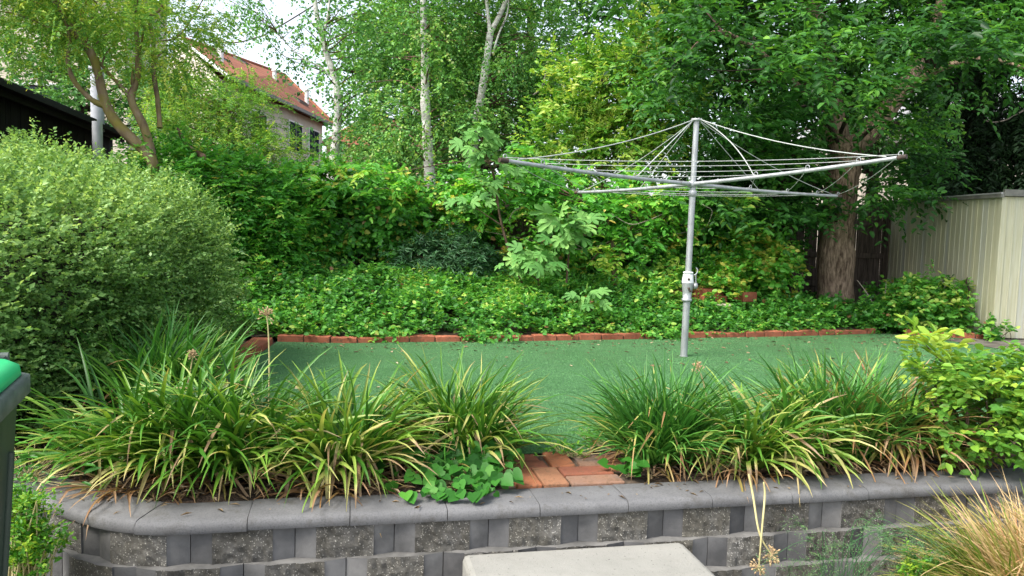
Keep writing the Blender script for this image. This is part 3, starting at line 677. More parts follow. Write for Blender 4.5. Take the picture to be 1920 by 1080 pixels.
# ================================================================ BRICK PILE behind the pole
rng = np.random.default_rng(6)
for k, (px, py, Y, yaw, mi, lab) in enumerate([(1335, 563, 8.9, .1, 0, 'red brick lying lowest in the heap behind the clothesline pole'), (1322, 549, 9.0, -.15, 0, 'red brick on top of the heap behind the clothesline pole'),
                                          (1398, 556, 8.95, .25, 0, 'lone red brick half buried in leaves right of the brick heap'), (1272, 553, 8.9, -.1, 0, 'red brick left of the clothesline pole among the leaves')]):
    q = at(px, py, Y); mb = MB(); c, s = math.cos(yaw + .2), math.sin(yaw + .2); mb.box(q, (.30 if k < 2 else .2, .16, .11), [(c, s, 0), (-s, c, 0), (0, 0, 1)])
    if k < 2:
        for j in range(4): mb.box(q + vec(rng.uniform(-.16, .16), rng.uniform(-.02, .1), rng.uniform(-.1, .0)), (.2, .1, .075), [(c, s, 0), (-s, c, 0), (0, 0, 1)])
    tag(mb.build('loose_brick', M['terracotta'], bevel=.008), lab, 'brick', 'loose bricks in the far bed')
q = at(1341, 574, 8.75); mb = MB(); mb.box(q - vec(0, 0, .06), (.27, .13, .17), [fd, fn, (0, 0, 1)]); mb.box(q + vec(.12, 0, -.05), (.1, .12, .16), [fd, fn, (0, 0, 1)])
tag(mb.build('masonry_block', M['paver_white'], bevel=.01), 'pale masonry block in front of the red brick heap', 'block')

# ================================================================ BLACK OUTBUILDING, FLUE
B0 = vec(-5.42, 7.6); B1 = vec(-6.75, 13.2)
bd = unit(B1 - B0); bn = vec(bd[1], -bd[0])
if bn[0] < 0: bn = -bn
ob = thing('outbuilding', (*B0, 0), 'black painted timber outbuilding with a dark fascia behind the clipped hedge', 'outbuilding')
Bs = B0 - bd * 4; Ln = np.linalg.norm(B1 - Bs); ZB = 2.5
mb = MB(); rng = np.random.default_rng(8); x = 0
while x < Ln:
    c = Bs + bd * (x + .07) ; mb.box((c[0] - bn[0] * .1, c[1] - bn[1] * .1, 1.15), (.138, .03 + rng.uniform(0, .012), 2.5), [(bd[0], bd[1], 0), (bn[0], bn[1], 0), (0, 0, 1)]); x += .145
c = Bs + bd * Ln / 2 - bn * 1.8; mb.box((c[0], c[1], 1.15), (Ln - .1, 3.3, 2.45), [(bd[0], bd[1], 0), (bn[0], bn[1], 0), (0, 0, 1)])
mb.build('wall', M['black_wall'], ob)
mb = MB(); c = Bs + bd * Ln / 2 + bn * .06; mb.box((c[0], c[1], ZB - .09), (Ln + .4, .04, .2), [(bd[0], bd[1], 0), (bn[0], bn[1], 0), (0, 0, 1)]); mb.build('fascia', M['black_trim'], ob, bevel=.005)
mb = MB(); c = Bs + bd * Ln / 2 - bn * 1.7; sl_ = unit(vec(-bn[0], -bn[1], .12)); mb.box((c[0], c[1], ZB + .12), (Ln + .5, 3.9, .05), [(bd[0], bd[1], 0), tuple(-sl_), tuple(np.cross(vec(bd[0], bd[1], 0), -sl_))]); mb.build('roof', M['black_trim'], ob)
q = at(183, 285, 10.2); mb = MB(); mb.tube([(q[0], q[1], 0), (q[0], q[1], at(183, 228, 10.2)[2])], .062, 16); mb.build('downpipe', M['flue'], ob)
q0, q1 = at(183, 215, 11.9), at(182, 132, 11.9)
mb = MB(); mb.tube([q0 - vec(0, 0, .25), q1], .095, 16); mb.lathe(q1, [(.095, -.02), (.12, 0), (.12, .05), (.02, .09)], 16)
tag(mb.build('flue', M['flue']), 'grey metal flue standing on the black outbuilding roof', 'flue')

# ================================================================ WHEELIE BIN
bin_ = thing('wheelie_bin', (-1.46, 1.93, LOW), 'dark green wheelie bin with bright green lid at the left edge', 'bin')
fc = gnd(63, 696, .60)                     # far right rim corner
yaw = rad(22); bx = vec(math.cos(yaw), math.sin(yaw), 0); by = vec(-math.sin(yaw), math.cos(yaw), 0); bz = vec(0, 0, 1)
cw, cl = .29, .36                          # half width, half length of the rim
bc = vec(fc[0], fc[1], 0) - bx * cw - by * cl
def bpt(x, y, z): return bc + bx * x + by * y + bz * z
def loft(mb, rings, mi=0, close=True):
    V = []; k = 0
    for hw, hl, z, r_, oy in rings:
        pts = []
        for sx, sy, a0 in ((1, 1, 0), (-1, 1, 90), (-1, -1, 180), (1, -1, 270)):
            for j in range(5):
                w = rad(a0 + j * 22.5); pts.append(bpt(sx * (hw - r_) + r_ * math.cos(w), sy * (hl - r_) + r_ * math.sin(w) + oy, z))
        k = len(pts); V += pts
    n = len(rings)
    mb.add(V, [(i * k + j, i * k + (j + 1) % k, (i + 1) * k + (j + 1) % k, (i + 1) * k + j) for i in range(n - 1) for j in range(k)], mi, True)
    if close: mb.add(V[:k], [tuple(range(k))[::-1]], mi); mb.add(V[-k:], [tuple(range(k))], mi)
mb = MB(); loft(mb, [(.21, .25, LOW + .04, .04, -.02), (.215, .255, LOW + .10, .04, -.02), (.262, .325, .535, .045, 0), (.266, .33, .555, .045, 0)]); mb.build('body', M['bin_body'], bin_)
mb = MB()
for y_ in (-.2, 0, .2):
    a_, b_ = bpt(.219, y_ * .8 - .01, LOW + .16), bpt(.257, y_, .40); mb = MB(); mb.tube([a_, (a_ + b_) / 2, b_], .012, 6); mb.build('moulded_rib', M['bin_body'], bin_)
mb = MB(); loft(mb, [(.268, .332, .545, .045, 0), (cw, cl, .548, .05, 0), (cw, cl, .598, .05, 0), (cw - .012, cl - .012, .602, .045, 0)]); mb.build('rim', M['bin_rim'], bin_)
mb = MB(); loft(mb, [(cw - .022, cl - .03, .603, .05, -.01), (cw - .016, cl - .022, .606, .05, -.01), (cw - .02, cl - .026, .634, .05, -.01), (cw - .045, cl - .05, .652, .05, -.01), (cw - .1, cl - .1, .665, .05, -.01)])
for sx in (-.17, .17): mb.box(bpt(sx, cl - .02, .655), (.05, .06, .05), [bx, by, bz])
lid = mb.build('lid', M['bin_lid'], bin_, bevel=0)
mb = MB(); mb.tube([bpt(-.22, cl + .035, .64), bpt(.22, cl + .035, .64)], .014, 10)
for sx in (-.2, 0, .2): mb.box(bpt(sx, cl + .01, .63), (.03, .05, .03), [bx, by, bz])
mb.build('handle', M['bin_rim'], bin_)
for sx in (-.25, .25):
    mb = MB(); mb.lathe(bpt(sx - .025, .27, LOW + .1), [(.03, 0), (.085, .004), (.1, .012), (.1, .04), (.085, .048), (.03, .05)], 20, bx); mb.build('wheel', M['rubber'], bin_)

# ================================================================ FAR BUILDINGS
HX = -11.1
E0, E1 = vec(-11.5, 31.5, 6.75), vec(-10.75, 45.9, 6.75); R0_, R1 = at(336, 70, 40.4), at(533, 141, 50)
house = thing('apartment_house', (-11.5, 31.5, 0), 'cream rendered apartment house with long terracotta tiled roof', 'house')
B0, B1_ = 2 * R0_ - E0, 2 * R1 - E1; B0[2] = B1_[2] = 6.75
hd = unit(E1 - E0); hn = vec(hd[1], -hd[0], 0); gd = unit((B0 - E0) * vec(1, 1, 0))
W0, W1 = E0 - hn * .5 + gd * .1, E1 - hn * .5 - hd * .5
mb = MB(); g1 = E0 * vec(1, 1, 0); mb.add([W0 * vec(1, 1, 0), W1 * vec(1, 1, 0), W1 - vec(0, 0, .05), W0 - vec(0, 0, .05)], [(0, 1, 2, 3)])
mb.add([W1 * vec(1, 1, 0), B1_ * vec(1, 1, 0), B1_, W1 - vec(0, 0, .05)], [(0, 1, 2, 3)]); mb.build('wall', M['cream_wall'], house)
mb = MB(); mb.add([W0 * vec(1, 1, 0), W0 - vec(0, 0, .05), R0_ - vec(0, 0, .06), B0 - vec(0, 0, .05), B0 * vec(1, 1, 0)], [(0, 1, 2, 3, 4)]); mb.build('gable_wall', M['cream_wall'], house)
mb = MB(); mb.add([E0, E1, R1, R0_], [(0, 1, 2, 3)]); mb.add([E1, B1_, R1], [(0, 1, 2)]); mb.add([B1_, B0, R0_, R1], [(0, 1, 2, 3)]); mb.build('roof', M['tiles'], house)
mb = MB(); mb.tube([R0_, R1], .13, 8); mb.tube([R1, E1 + vec(0, 0, .05)], .12, 8); mb.build('ridge', M['tiles'], house)
mb = MB(); mb.tube([E0 - vec(0, 0, .08), R0_ - vec(0, 0, .05)], .09, 6); mb.build('barge_board', M['white_frame'], house)
mb = MB(); mb.box((E0 + E1) / 2 + hn * .06 - vec(0, 0, .06), (.14, np.linalg.norm(E1 - E0), .16), [hn, hd, (0, 0, 1)]); mb.build('gutter', M['shed_trim'], house)
rn = unit(np.cross(E1 - E0, R0_ - E0)); rn = rn if rn[2] > 0 else -rn
def on_roof(u, v): return (E0 + (E1 - E0) * u) * (1 - v) + (R0_ + (R1 - R0_) * u) * v
for u, v in ((.22, .62), (.40, .5), (.62, .72), (.78, .68), (.72, .25), (.50, .86)):
    q = on_roof(u, v) + rn * .05; dn = unit(np.cross(rn, hd))
    mb = MB(); mb.box(q, (.8, 1.5, .14), [dn, hd, rn]); s_ = mb.build('skylight', M['shed_trim'], house)
    mb = MB(); mb.box(q + rn * .085, (.62, 1.3, .02), [dn, hd, rn]); mb.build('pane', M['glass'], s_)
for u, v in ((.12, .45), (.28, .9), (.62, .5), (.86, .30)):
    q = on_roof(u, v); mb = MB(); mb.tube([q - vec(0, 0, .1), q + vec(0, 0, .75)], .12, 10); mb.lathe(q + vec(0, 0, .75), [(.17, 0), (.17, .06), (.02, .12)], 10); mb.build('vent_pipe', M['white_frame'], house)
for u, zc, w_, h_ in ((.66, 5.35, 2.0, 1.5), (.88, 5.35, 1.7, 1.5), (.66, 2.5, 2.0, 1.5), (.88, 2.5, 1.7, 1.5), (.3, 5.2, 1.8, 1.4)):
    q = W0 + (W1 - W0) * u; q[2] = zc
    mb = MB(); mb.box(q + hn * .02, (.1, w_ + .16, h_ + .16), [hn, hd, (0, 0, 1)]); wd_ = mb.build('window', M['white_frame'], house)
    mb = MB(); mb.box(q + hn * .055 - hd * w_ * .25, (.05, w_ * .47, h_), [hn, hd, (0, 0, 1)]); mb.box(q + hn * .055 + hd * w_ * .25, (.05, w_ * .47, h_), [hn, hd, (0, 0, 1)]); mb.build('pane', M['glass'], wd_)
q0, q1 = at(-160, -25, 26), at(236, -25, 26); ch = thing('cream_house', ((q0[0] + q1[0]) / 2, 26, 0), 'cream house almost hidden behind the feathery tree at the upper left', 'house')
mb = MB(); mb.box(((q0[0] + q1[0]) / 2, 27.5, q1[2] / 2), (q1[0] - q0[0], 3, q1[2])); mb.build('wall', M['cream_wall'], ch)
mb = MB(); xa, xb, zz = q0[0] - .4, q1[0] + .3, q1[2]; mb.add([(xa, 25.6, zz), (xb, 25.6, zz), (xb, 29.4, zz), (xa, 29.4, zz), (xa, 27.5, zz + 1.0), (xb - 2, 27.5, zz + 1.0)], [(0, 1, 5, 4), (1, 2, 5), (2, 3, 4, 5)]); mb.build('roof', M['tiles'], ch)
mb = MB(); mb.box(((q0[0] + q1[0]) / 2 + .5, 25.98, 4.6), (1.8, .1, 1.5)); wd_ = mb.build('window', M['white_frame'], ch); mb = MB(); mb.box(((q0[0] + q1[0]) / 2 + .5, 25.92, 4.6), (1.6, .06, 1.3)); mb.build('pane', M['glass'], wd_)
ph = thing('peach_house', (-9.5, 49, 0), 'peach rendered house seen between the birch trees', 'house')
mb = MB(); mb.box((-8.4, 52, 3.0), (7.0, 6, 6.0)); mb.build('wall', M['peach_wall'], ph)
mb = MB(); mb.add([(-12.3, 48.5, 5.9), (-4.5, 48.5, 5.9), (-4.5, 55.5, 5.9), (-12.3, 55.5, 5.9), (-10.4, 52, 7.9), (-6.4, 52, 7.9)], [(0, 1, 5, 4), (1, 2, 5), (2, 3, 4, 5), (3, 0, 4)]); mb.build('roof', M['tiles'], ph)
mb = MB(); mb.box((-7.2, 48.98, 4.4), (1.6, .1, 1.4)); wd_ = mb.build('window', M['white_frame'], ph); mb = MB(); mb.box((-7.2, 48.92, 4.4), (1.45, .06, 1.25)); mb.build('pane', M['glass'], wd_)
nh = thing('neighbour_house', (13, 24, 0), 'pale house glimpsed through leaves behind the shed', 'house')
mb = MB(); mb.box((13.2, 25.5, 2.2), (6.4, 6, 4.4)); mb.build('wall', M['cream_wall'], nh)
mb = MB(); mb.add([(9.6, 22.0, 4.35), (16.8, 22.0, 4.35), (16.8, 29, 4.35), (9.6, 29, 4.35), (11.5, 25.5, 6.2), (14.8, 25.5, 6.2)], [(0, 1, 5, 4), (1, 2, 5), (2, 3, 4, 5), (3, 0, 4)]); mb.build('roof', M['grey_roof'], nh)
mb = MB(); mb.box((12.2, 22.48, 2.6), (1.8, .1, 1.3)); wd_ = mb.build('window', M['white_frame'], nh); mb = MB(); mb.box((12.2, 22.42, 2.6), (1.65, .06, 1.15)); mb.build('pane', M['glass'], wd_)
# thin overhead cable
mb = MB(); P = smooth_path([at(355, 68, 24), at(405, 78, 24), at(440, 80, 24), at(475, 72, 24), at(520, 52, 24), at(700, -60, 24)], 30); mb.tube(P, .022, 5)
tag(mb.build('overhead_cable', M['dark_metal']), 'thin dark overhead cable sagging across the pale sky', 'cable')

# ================================================================ VEGETATION
def R(seed): return np.random.default_rng(seed)

# ---- clipped variegated hedge along the left side
def superell(rng, n, c, r, p=3.2):
    d = unit(rng.normal(size=(n, 3))); k = (np.abs(d) ** p).sum(1, keepdims=True) ** (-1 / p)
    q = d * k; nn = unit(np.sign(q) * np.abs(q) ** (p - 1) / np.array(r)); return np.array(c) + q * np.array(r), nn
def bumps(P): return .10 * np.sin(P[:, 0] * 3.1 + P[:, 1] * 2.3) * np.sin(P[:, 1] * 3.7 - P[:, 2] * 4.1) + .05 * np.sin(P[:, 1] * 8 + P[:, 2] * 7) * np.sin(P[:, 0] * 9)
hb = (-3.28, 4.62, .42); hr = (1.22, 1.72, .93)
hedge = thing('pittosporum_hedge', (-3.28, 4.62, 0), 'big clipped hedge of small pale variegated leaves left of the turf', 'hedge')
rng = R(101); lv = Leaves()
C, O = superell(rng, 11500, hb, hr); keep = (O[:, 0] > -.55) & (C[:, 2] > -.3) & ~((O[:, 1] > .75) & (C[:, 2] < .6)); C, O = C[keep], O[keep]
C[:, 2] += .07 * (C[:, 1] - 4.6) * (C[:, 2] > .3)
C = C + O * bumps(C)[:, None] - O * np.abs(rng.normal(size=(len(C), 1))) * .07
hl = np.clip((O[:, 2]) * .16 + (C[:, 2] - .6) * .12, -.12, .2)  # top leaves tinted lighter, lower sides darker: fall of light put into colour
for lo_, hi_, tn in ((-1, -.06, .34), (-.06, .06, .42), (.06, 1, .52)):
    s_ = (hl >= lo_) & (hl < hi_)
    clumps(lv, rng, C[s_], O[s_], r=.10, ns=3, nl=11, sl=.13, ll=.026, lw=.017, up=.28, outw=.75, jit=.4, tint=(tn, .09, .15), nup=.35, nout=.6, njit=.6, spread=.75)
C2, O2 = superell(rng, 900, hb, hr); k2 = (O2[:, 2] > -.2) & (O2[:, 0] > -.5); C2, O2 = C2[k2], O2[k2]; C2[:, 2] += .07 * (C2[:, 1] - 4.6) * (C2[:, 2] > .3); C2 = C2 + O2 * bumps(C2)[:, None]
clumps(lv, rng, C2[::2], O2[::2], r=.05, ns=2, nl=16, sl=.24, ll=.030, lw=.019, up=.55, outw=.7, jit=.35, tint=(.56, .1, .14), nup=.4, nout=.5, njit=.6, spread=.75)
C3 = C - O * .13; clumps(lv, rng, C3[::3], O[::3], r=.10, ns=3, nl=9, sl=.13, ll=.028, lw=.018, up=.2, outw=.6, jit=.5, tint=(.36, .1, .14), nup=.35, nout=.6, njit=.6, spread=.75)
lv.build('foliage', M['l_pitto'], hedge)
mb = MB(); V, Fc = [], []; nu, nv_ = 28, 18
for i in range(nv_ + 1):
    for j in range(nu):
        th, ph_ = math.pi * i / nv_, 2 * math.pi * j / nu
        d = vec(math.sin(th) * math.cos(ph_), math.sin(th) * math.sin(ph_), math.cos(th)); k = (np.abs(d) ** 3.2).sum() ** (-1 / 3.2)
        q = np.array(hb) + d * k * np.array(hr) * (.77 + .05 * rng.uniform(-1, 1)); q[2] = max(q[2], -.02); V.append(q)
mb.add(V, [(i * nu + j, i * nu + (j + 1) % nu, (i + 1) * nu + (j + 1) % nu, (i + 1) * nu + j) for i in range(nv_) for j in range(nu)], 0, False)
mb.build('dark_core', M['hedge_core'], hedge)  # solid core added for twigs and the dark shade between leaves

# ---- wisteria hedge behind it, bright on top
def clump_field(rng, pts, n, jx=.1):
    """pts: rows (x, y, z, r) of bulges; n clumps on their camera-facing shells"""
    B = np.array(pts, float); w = B[:, 3] ** 2; i = rng.choice(len(B), n, p=w / w.sum())
    d = unit(rng.normal(size=(n, 3)) + vec(0, -.55, .35)); return B[i, :3] + d * B[i, 3:4] * rng.uniform(.75, 1.05, (n, 1)), d
rng = R(111); bul = []
for px, py, Y, r in ((300, 300, 7.9, .40), (340, 300, 8.1, .45), (390, 305, 8.2, .42), (440, 312, 8.3, .42), (480, 330, 8.4, .4), (530, 345, 8.7, .38), (560, 350, 9.0, .38), (590, 360, 9.1, .35), (470, 385, 8.3, .35), (520, 400, 8.6, .38), (500, 450, 8.5, .35),
                  (420, 400, 8.3, .4), (455, 440, 8.1, .32), (560, 420, 8.9, .36), (470, 500, 8.0, .3), (380, 360, 8.3, .4), (300, 360, 8.1, .4)):
    bul.append((*at(px, py + 58, Y), r))
wis = thing('wisteria_hedge', at(440, 560, 8.4) * vec(1, 1, 0), 'glossy bright green wisteria mound behind the pale clipped hedge', 'climber')
lv = Leaves(); C, O = clump_field(rng, bul, 900)
clumps(lv, rng, C, O, r=.12, ns=4, nl=12, sl=.24, ll=.068, lw=.027, up=.25, outw=.7, jit=.4, droop=.35, tint=(.46, .13, .13), spread=.85, nup=.7)
lv.build('foliage', M['l_wist'], wis)
mb = MB(); P, r = pix_path([(345, 330, 7.9, .02), (362, 322, 7.9, .034), (381, 298, 7.9, .036), (372, 288, 7.95, .03), (352, 274, 8.0, .022), (340, 256, 8.0, .019), (333, 240, 8.05, .012)], 40)
mb.tube(P, r, 12)
tag(mb.build('vine_stem', M['bark_vine'], None), 'thick twisted bare brown vine stem rising above the clipped hedge', 'vine stem')
mb = MB(); limbs(mb, rng, [at(470, y, 8.7) for y in (560, 500, 440, 380)], np.full(4, .03), C[::12], .018, .004); mb.build('stem', M['twig'], wis)

# ---- ivy on the fence
rng = R(121); bul = []; tops = [(560, 330), (640, 335), (700, 335), (780, 345), (850, 345), (930, 350), (1000, 345), (1060, 335), (1120, 350), (1200, 355), (1290, 365), (1360, 385), (1430, 400)]
for k, (px, pt) in enumerate(tops):
    x_ = at(px, pt, 9.5)[0]; Yb = fence_y(x_)
    for py in np.arange(pt + 36, 505, 34):
        if 905 < px < 1140 and 395 < py < 470: continue
        if px > 1190 and py > 420 and rng.uniform() < .5: continue
        bul.append((*at(px + rng.uniform(-25, 25), py + rng.uniform(-10, 10), Yb - rng.uniform(.18, .42)), rng.uniform(.22, .36)))
ivy = thing('ivy_hedge', (0.0, fence_y(0) - .1, 0), 'dark green ivy thickly covering the fence behind the ground cover', 'climber')
lv = Leaves(); C, O = clump_field(rng, bul, 1700)
clumps(lv, rng, C, O, r=.10, ns=4, nl=9, sl=.16, ll=.058, lw=.048, up=.1, outw=.75, jit=.45, droop=.3, tint=(.50, .16, .16), shape='oval', nup=.35, nout=.75, njit=.4)
lv.build('foliage', M['l_ivy'], ivy)
mb = MB()
for k in range(26):
    x_ = rng.uniform(-2.6, 3.2); Yf = fence_y(x_) - .1; z1 = rng.uniform(.9, 1.6); dx = rng.normal() * .3
    mb.tube(smooth_path([(x_, Yf, .05), (x_ + dx * .4, Yf - .06, z1 * .5), (x_ + dx, Yf - .12, z1)], 8), np.linspace(.014, .006, 9), 5, 0, False)
mb.tube([(x_, fence_y(x_) - .1, .06) for x_ in np.linspace(-2.8, 3.3, 20)], .014, 5, 0, False); mb.build('stem', M['twig'], ivy)
# spray-like bright shoots on the upper middle of the ivy
rng = R(122); lv = Leaves(); C = []; O = []
for px, py in ((1010, 350), (1060, 365), (990, 385), (1190, 370), (1240, 395), (1150, 400), (1210, 430), (1270, 380), (1330, 375), (960, 345), (760, 350), (690, 345), (620, 350), (1030, 330), (870, 345)):
    q = at(px, py, 8.75 + (px - 900) / 2000); 
    for _ in range(5): C.append(q + rng.normal(size=3) * vec(.18, .1, .09)); O.append((0, -.8, .3))
sh = thing('honeysuckle', at(1100, 560, 8.9) * vec(1, 1, 0), 'leafy bright climbing shoots arching over the ivy under the clothesline arms', 'climber')
clumps(lv, rng, C, O, r=.12, ns=5, nl=12, sl=.26, ll=.09, lw=.04, up=.1, outw=.7, jit=.5, droop=.5, tint=(.55, .12, .12), shape='oval'); lv.build('foliage', M['l_wist'], sh)
vines = [[(1145, 400, 8.6, .004), (1180, 420, 8.55, .005), (1210, 415, 8.6, .005), (1245, 400, 8.7, .003)], [(958, 430, 8.6, .003), (956, 410, 8.55, .004), (965, 395, 8.55, .004), (985, 388, 8.6, .003)], [(1290, 370, 8.9, .003), (1320, 385, 8.7, .004), (1335, 395, 8.7, .004), (1330, 415, 8.75, .003)], [(790, 440, 9.0, .003), (740, 400, 8.95, .004), (690, 380, 9.0, .004), (650, 372, 9.1, .003)]]
for rows in vines:
    P, r = pix_path(rows, 16); P = np.vstack([P, P[-1] + vec(0, .15, -.08), at(1100, 470, 9.1)]); mb = MB(); mb.tube(P, np.concatenate([r, [.003, .003]]), 6); mb.build('bare_vine', M['pale_twig'], sh)
mb = MB(); limbs(mb, rng, [at(1100, y, 9.1) for y in (560, 500, 440, 380)], np.full(4, .02), np.array(C)[::6], .012, .003); mb.build('stem', M['twig'], sh)

# ---- ground cover mound
rng = R(131); n = 5200
X = rng.uniform(-2.9, 4.25, n); Dd = rng.uniform(0, 1, n) ** .85 * 2.25 + .02
def cover_h(x, d):
    w = np.interp(x, [-3, -1.9, 1.5, 2.1, 3.2, 4.3], [.47, .42, .38, .22, .17, .13])
    return .06 + w * np.clip(d / 1.35, 0, 1) ** .75 + .06 * np.sin(x * 4.1 + d * 3) * np.sin(d * 5 - x * 2.2) * np.clip(d * 2, 0, 1)
Yb = np.array([back_y(max(x, -2.05)) for x in X]) + .06; keep = Yb + Dd < fence_y(X) - .12
X, Dd, Yb = X[keep], Dd[keep], Yb[keep]; Z = cover_h(X, Dd)
C = np.stack([X, Yb + Dd, Z], 1); O = unit(np.stack([rng.normal(size=len(X)) * .15, np.full(len(X), -.6), np.full(len(X), .8)], 1))
C[:, 2] -= np.abs(rng.normal(size=len(X))) * .05
lv = Leaves(); mid = (X > -1.1) & (X < 1.2) & (Dd > .5) & (np.sin(X * 5 + 1) > .1)
clumps(lv, rng, C[~mid], O[~mid], r=.09, ns=3, nl=6, sl=.11, ll=.050, lw=.036, up=.35, outw=.5, jit=.5, tint=(.45, .12, .15), nup=.75, nout=.35, droop=.2, shape='oval')
clumps(lv, rng, C[mid], O[mid], r=.09, ns=3, nl=9, sl=.15, ll=.06, lw=.022, up=.4, outw=.5, jit=.5, tint=(.56, .1, .13), nup=.7, nout=.35, droop=.2)
gc = lv.build('ground_cover', M['l_cover']); tag(gc, 'low dense green ground cover between the brick edging and the ivy', 'ground cover', kind='stuff')
# tufts that spill over the bricks
rng = R(133)
for k, (px, py, s_, lab) in enumerate([(590, 637, .5, 'leafy trailing tuft over the bricks at the far left corner of the turf'), (712, 640, .55, 'trailing tuft over the bricks left of the tallest strap clump'), (905, 640, .8, 'pale trailing tuft spilling over the middle of the long brick row'),
                               (1050, 632, 1.0, 'fullest trailing tuft over the bricks left of the clothesline post'), (1160, 632, .7, 'small trailing tuft right beside the fullest tuft on the bricks'), (1238, 635, .8, 'yellowish trailing tuft on the bricks just left of the clothesline post')]):
    q = gnd(px, py) + vec(0, .09, .05); t_ = thing('trailing_tuft', q * vec(1, 1, 0), lab, 'plant', 'tufts trailing over the brick edging')
    lv = Leaves(); C = q + rng.normal(size=(26, 3)) * vec(.17, .06, .035) * s_ + vec(0, -.05, .01)
    clumps(lv, rng, C, np.tile(vec(0, -.7, .4), (26, 1)), r=.05, ns=3, nl=6, sl=.11 * s_ + .03, ll=.05, lw=.036, up=.05, droop=.8, tint=(.55, .1, .15), shape='oval'); lv.build('foliage', M['l_cover'], t_)

# ---- young fig plants with big lobed leaves
def fig(stem_px, clusters, label, seed):
    rng = R(seed); P, r = pix_path(stem_px, 20); root = thing('young_fig', P[0] * vec(1, 1, 0), label, 'fig', 'young figs in front of the ivy')
    mb = MB(); mb.tube(P, r, 8); lv = Leaves(); TP = []
    for px, py, Y, n, L, rr in clusters:
        c = at(px, py, Y); TP.append(c); az = np.arange(n) * 2.4 + rng.uniform(0, 6); el = rng.uniform(-.55, .55, n)
        A = np.stack([np.cos(az) * np.cos(el), np.sin(az) * np.cos(el) - .35, np.sin(el) - .25], 1)
        Pp = c + unit(A) * rng.uniform(.15, .6, (n, 1)) * rr + rng.normal(size=(n, 3)) * .05; N = vec(0, -.75, .75) + rng.normal(size=(n, 3)) * .35
        lv.add(Pp, A, N, L * rng.uniform(.7, 1.15, n), L * .95 * rng.uniform(.7, 1.1, n), np.clip(.5 + rng.normal(size=n) * .22, 0, 1), 'fig')
    limbs(mb, rng, P, r, TP, .010, .005, .02); mb.build('stem', M['twig'], root); lv.build('leaves', M['l_fig'], root)
fig([(980, 530, 8.5, .016), (965, 500, 8.5, .015), (950, 455, 8.5, .015), (937, 405, 8.5, .013), (928, 340, 8.5, .011), (915, 300, 8.5, .008), (900, 250, 8.5, .006)],
    [(900, 245, 8.4, 15, .21, .22), (895, 275, 8.4, 10, .19, .22), (930, 300, 8.45, 9, .2, .24), (885, 385, 8.35, 13, .19, .22), (950, 330, 8.5, 8, .19, .22), (905, 350, 8.4, 7, .18, .2)], 'tallest young fig with slanting bare brown stem and big lobed leaves near the birch', 141)
fig([(1062, 530, 8.4, .012), (1066, 480, 8.4, .011), (1068, 430, 8.4, .009), (1065, 400, 8.4, .006)], [(1062, 405, 8.3, 22, .24, .26), (1070, 425, 8.25, 12, .24, .26), (1050, 440, 8.25, 9, .22, .24)], 'young fig with dense crown of pale lobed leaves below the left clothesline arm', 142)
fig([(1010, 535, 8.3, .012), (1008, 505, 8.3, .01), (1005, 480, 8.3, .006)], [(1000, 480, 8.1, 14, .2, .24), (1025, 490, 8.05, 12, .21, .22), (965, 490, 8.15, 7, .15, .18)], 'short pale young fig just above the ground cover left of the twin stemmed sapling', 143)
fig([(1110, 600, 7.9, .008), (1108, 570, 7.9, .007), (1106, 550, 7.9, .004)], [(1108, 550, 7.75, 14, .15, .18)], 'small bright fig seedling growing out of the ground cover', 144)

# ---- shrubs
def shrub(name, label, cat, mat, seed, balls, n, ll, lw, base, group=None, shape='oval', sl=.16, ns=4, nl=8, tint=(.5, .12, .13), up=.35, droop=.15, stems=5, smat='twig', out=.6, r=.09, inner=.45, jit=.45, sr=.009):
    rng = R(seed); root = thing(name, base, label, cat, group); ells = [(at(px, py, Y), (rx, ry, rz), rx * rz) for px, py, Y, rx, ry, rz in balls]
    C, O = in_ellipsoids(rng, ells, n, inner); C[:, 2] = np.maximum(C[:, 2], base[2] + .03); lv = Leaves()
    clumps(lv, rng, C, O, r=r, ns=ns, nl=nl, sl=sl, ll=ll, lw=lw, up=up, outw=out, jit=jit, tint=tint, droop=droop, shape=shape, nup=.6, nout=.5)
    lv.build('foliage', M[mat], root); mb = MB(); b = np.array(base, float)
    for k in range(stems):
        T = C[rng.integers(len(C))]; P = smooth_path([b + rng.normal(size=3) * vec(.04, .04, 0), (b + T) / 2 + rng.normal(size=3) * .05, T], 8); mb.tube(P, np.linspace(sr, .003, len(P)), 6)
    limbs(mb, rng, [b + vec(0, 0, h) for h in (0, .12, .25)], np.full(3, sr), C[::7], sr * .7, .002); mb.build('stem', M[smat], root); return root, C
shrub('nandina', 'dull dark shrub with narrow drooping leaves in front of the ivy', 'shrub', 'l_dull', 151, [(800, 480, 8.7, .3, .25, .16), (880, 482, 8.7, .34, .25, .2), (850, 470, 8.8, .3, .2, .2)], 130, .075, .017, at(855, 530, 8.8) * vec(1, 1, 0) + vec(0, 0, .3), shape='diamond', nl=10, droop=.6, sl=.2)
shrub('bright_shrub', 'bright green arching shrub left of the paling fence gap', 'shrub', 'l_ivy', 152, [(1420, 480, 9.3, .30, .25, .30), (1385, 515, 9.2, .32, .3, .25), (1450, 510, 9.3, .24, .25, .26), (1350, 540, 9.0, .25, .2, .15)], 170, .065, .048, gnd(1415, 590) + vec(0, .8, .1), tint=(.68, .12, .13), sl=.2)
shrub('laurel_shrub', 'leafy shrub with upright shoots against the cream shed', 'shrub', 'l_cover', 153, [(1742, 560, 8.95, .18, .18, .24), (1712, 585, 8.9, .2, .18, .14), (1785, 568, 8.85, .14, .14, .2), (1760, 600, 8.8, .36, .18, .07), (1698, 562, 8.95, .10, .12, .16)], 190, .06, .045, vec(*gnd(1750, 622)[:2], .02), tint=(.60, .16, .13), sl=.18)
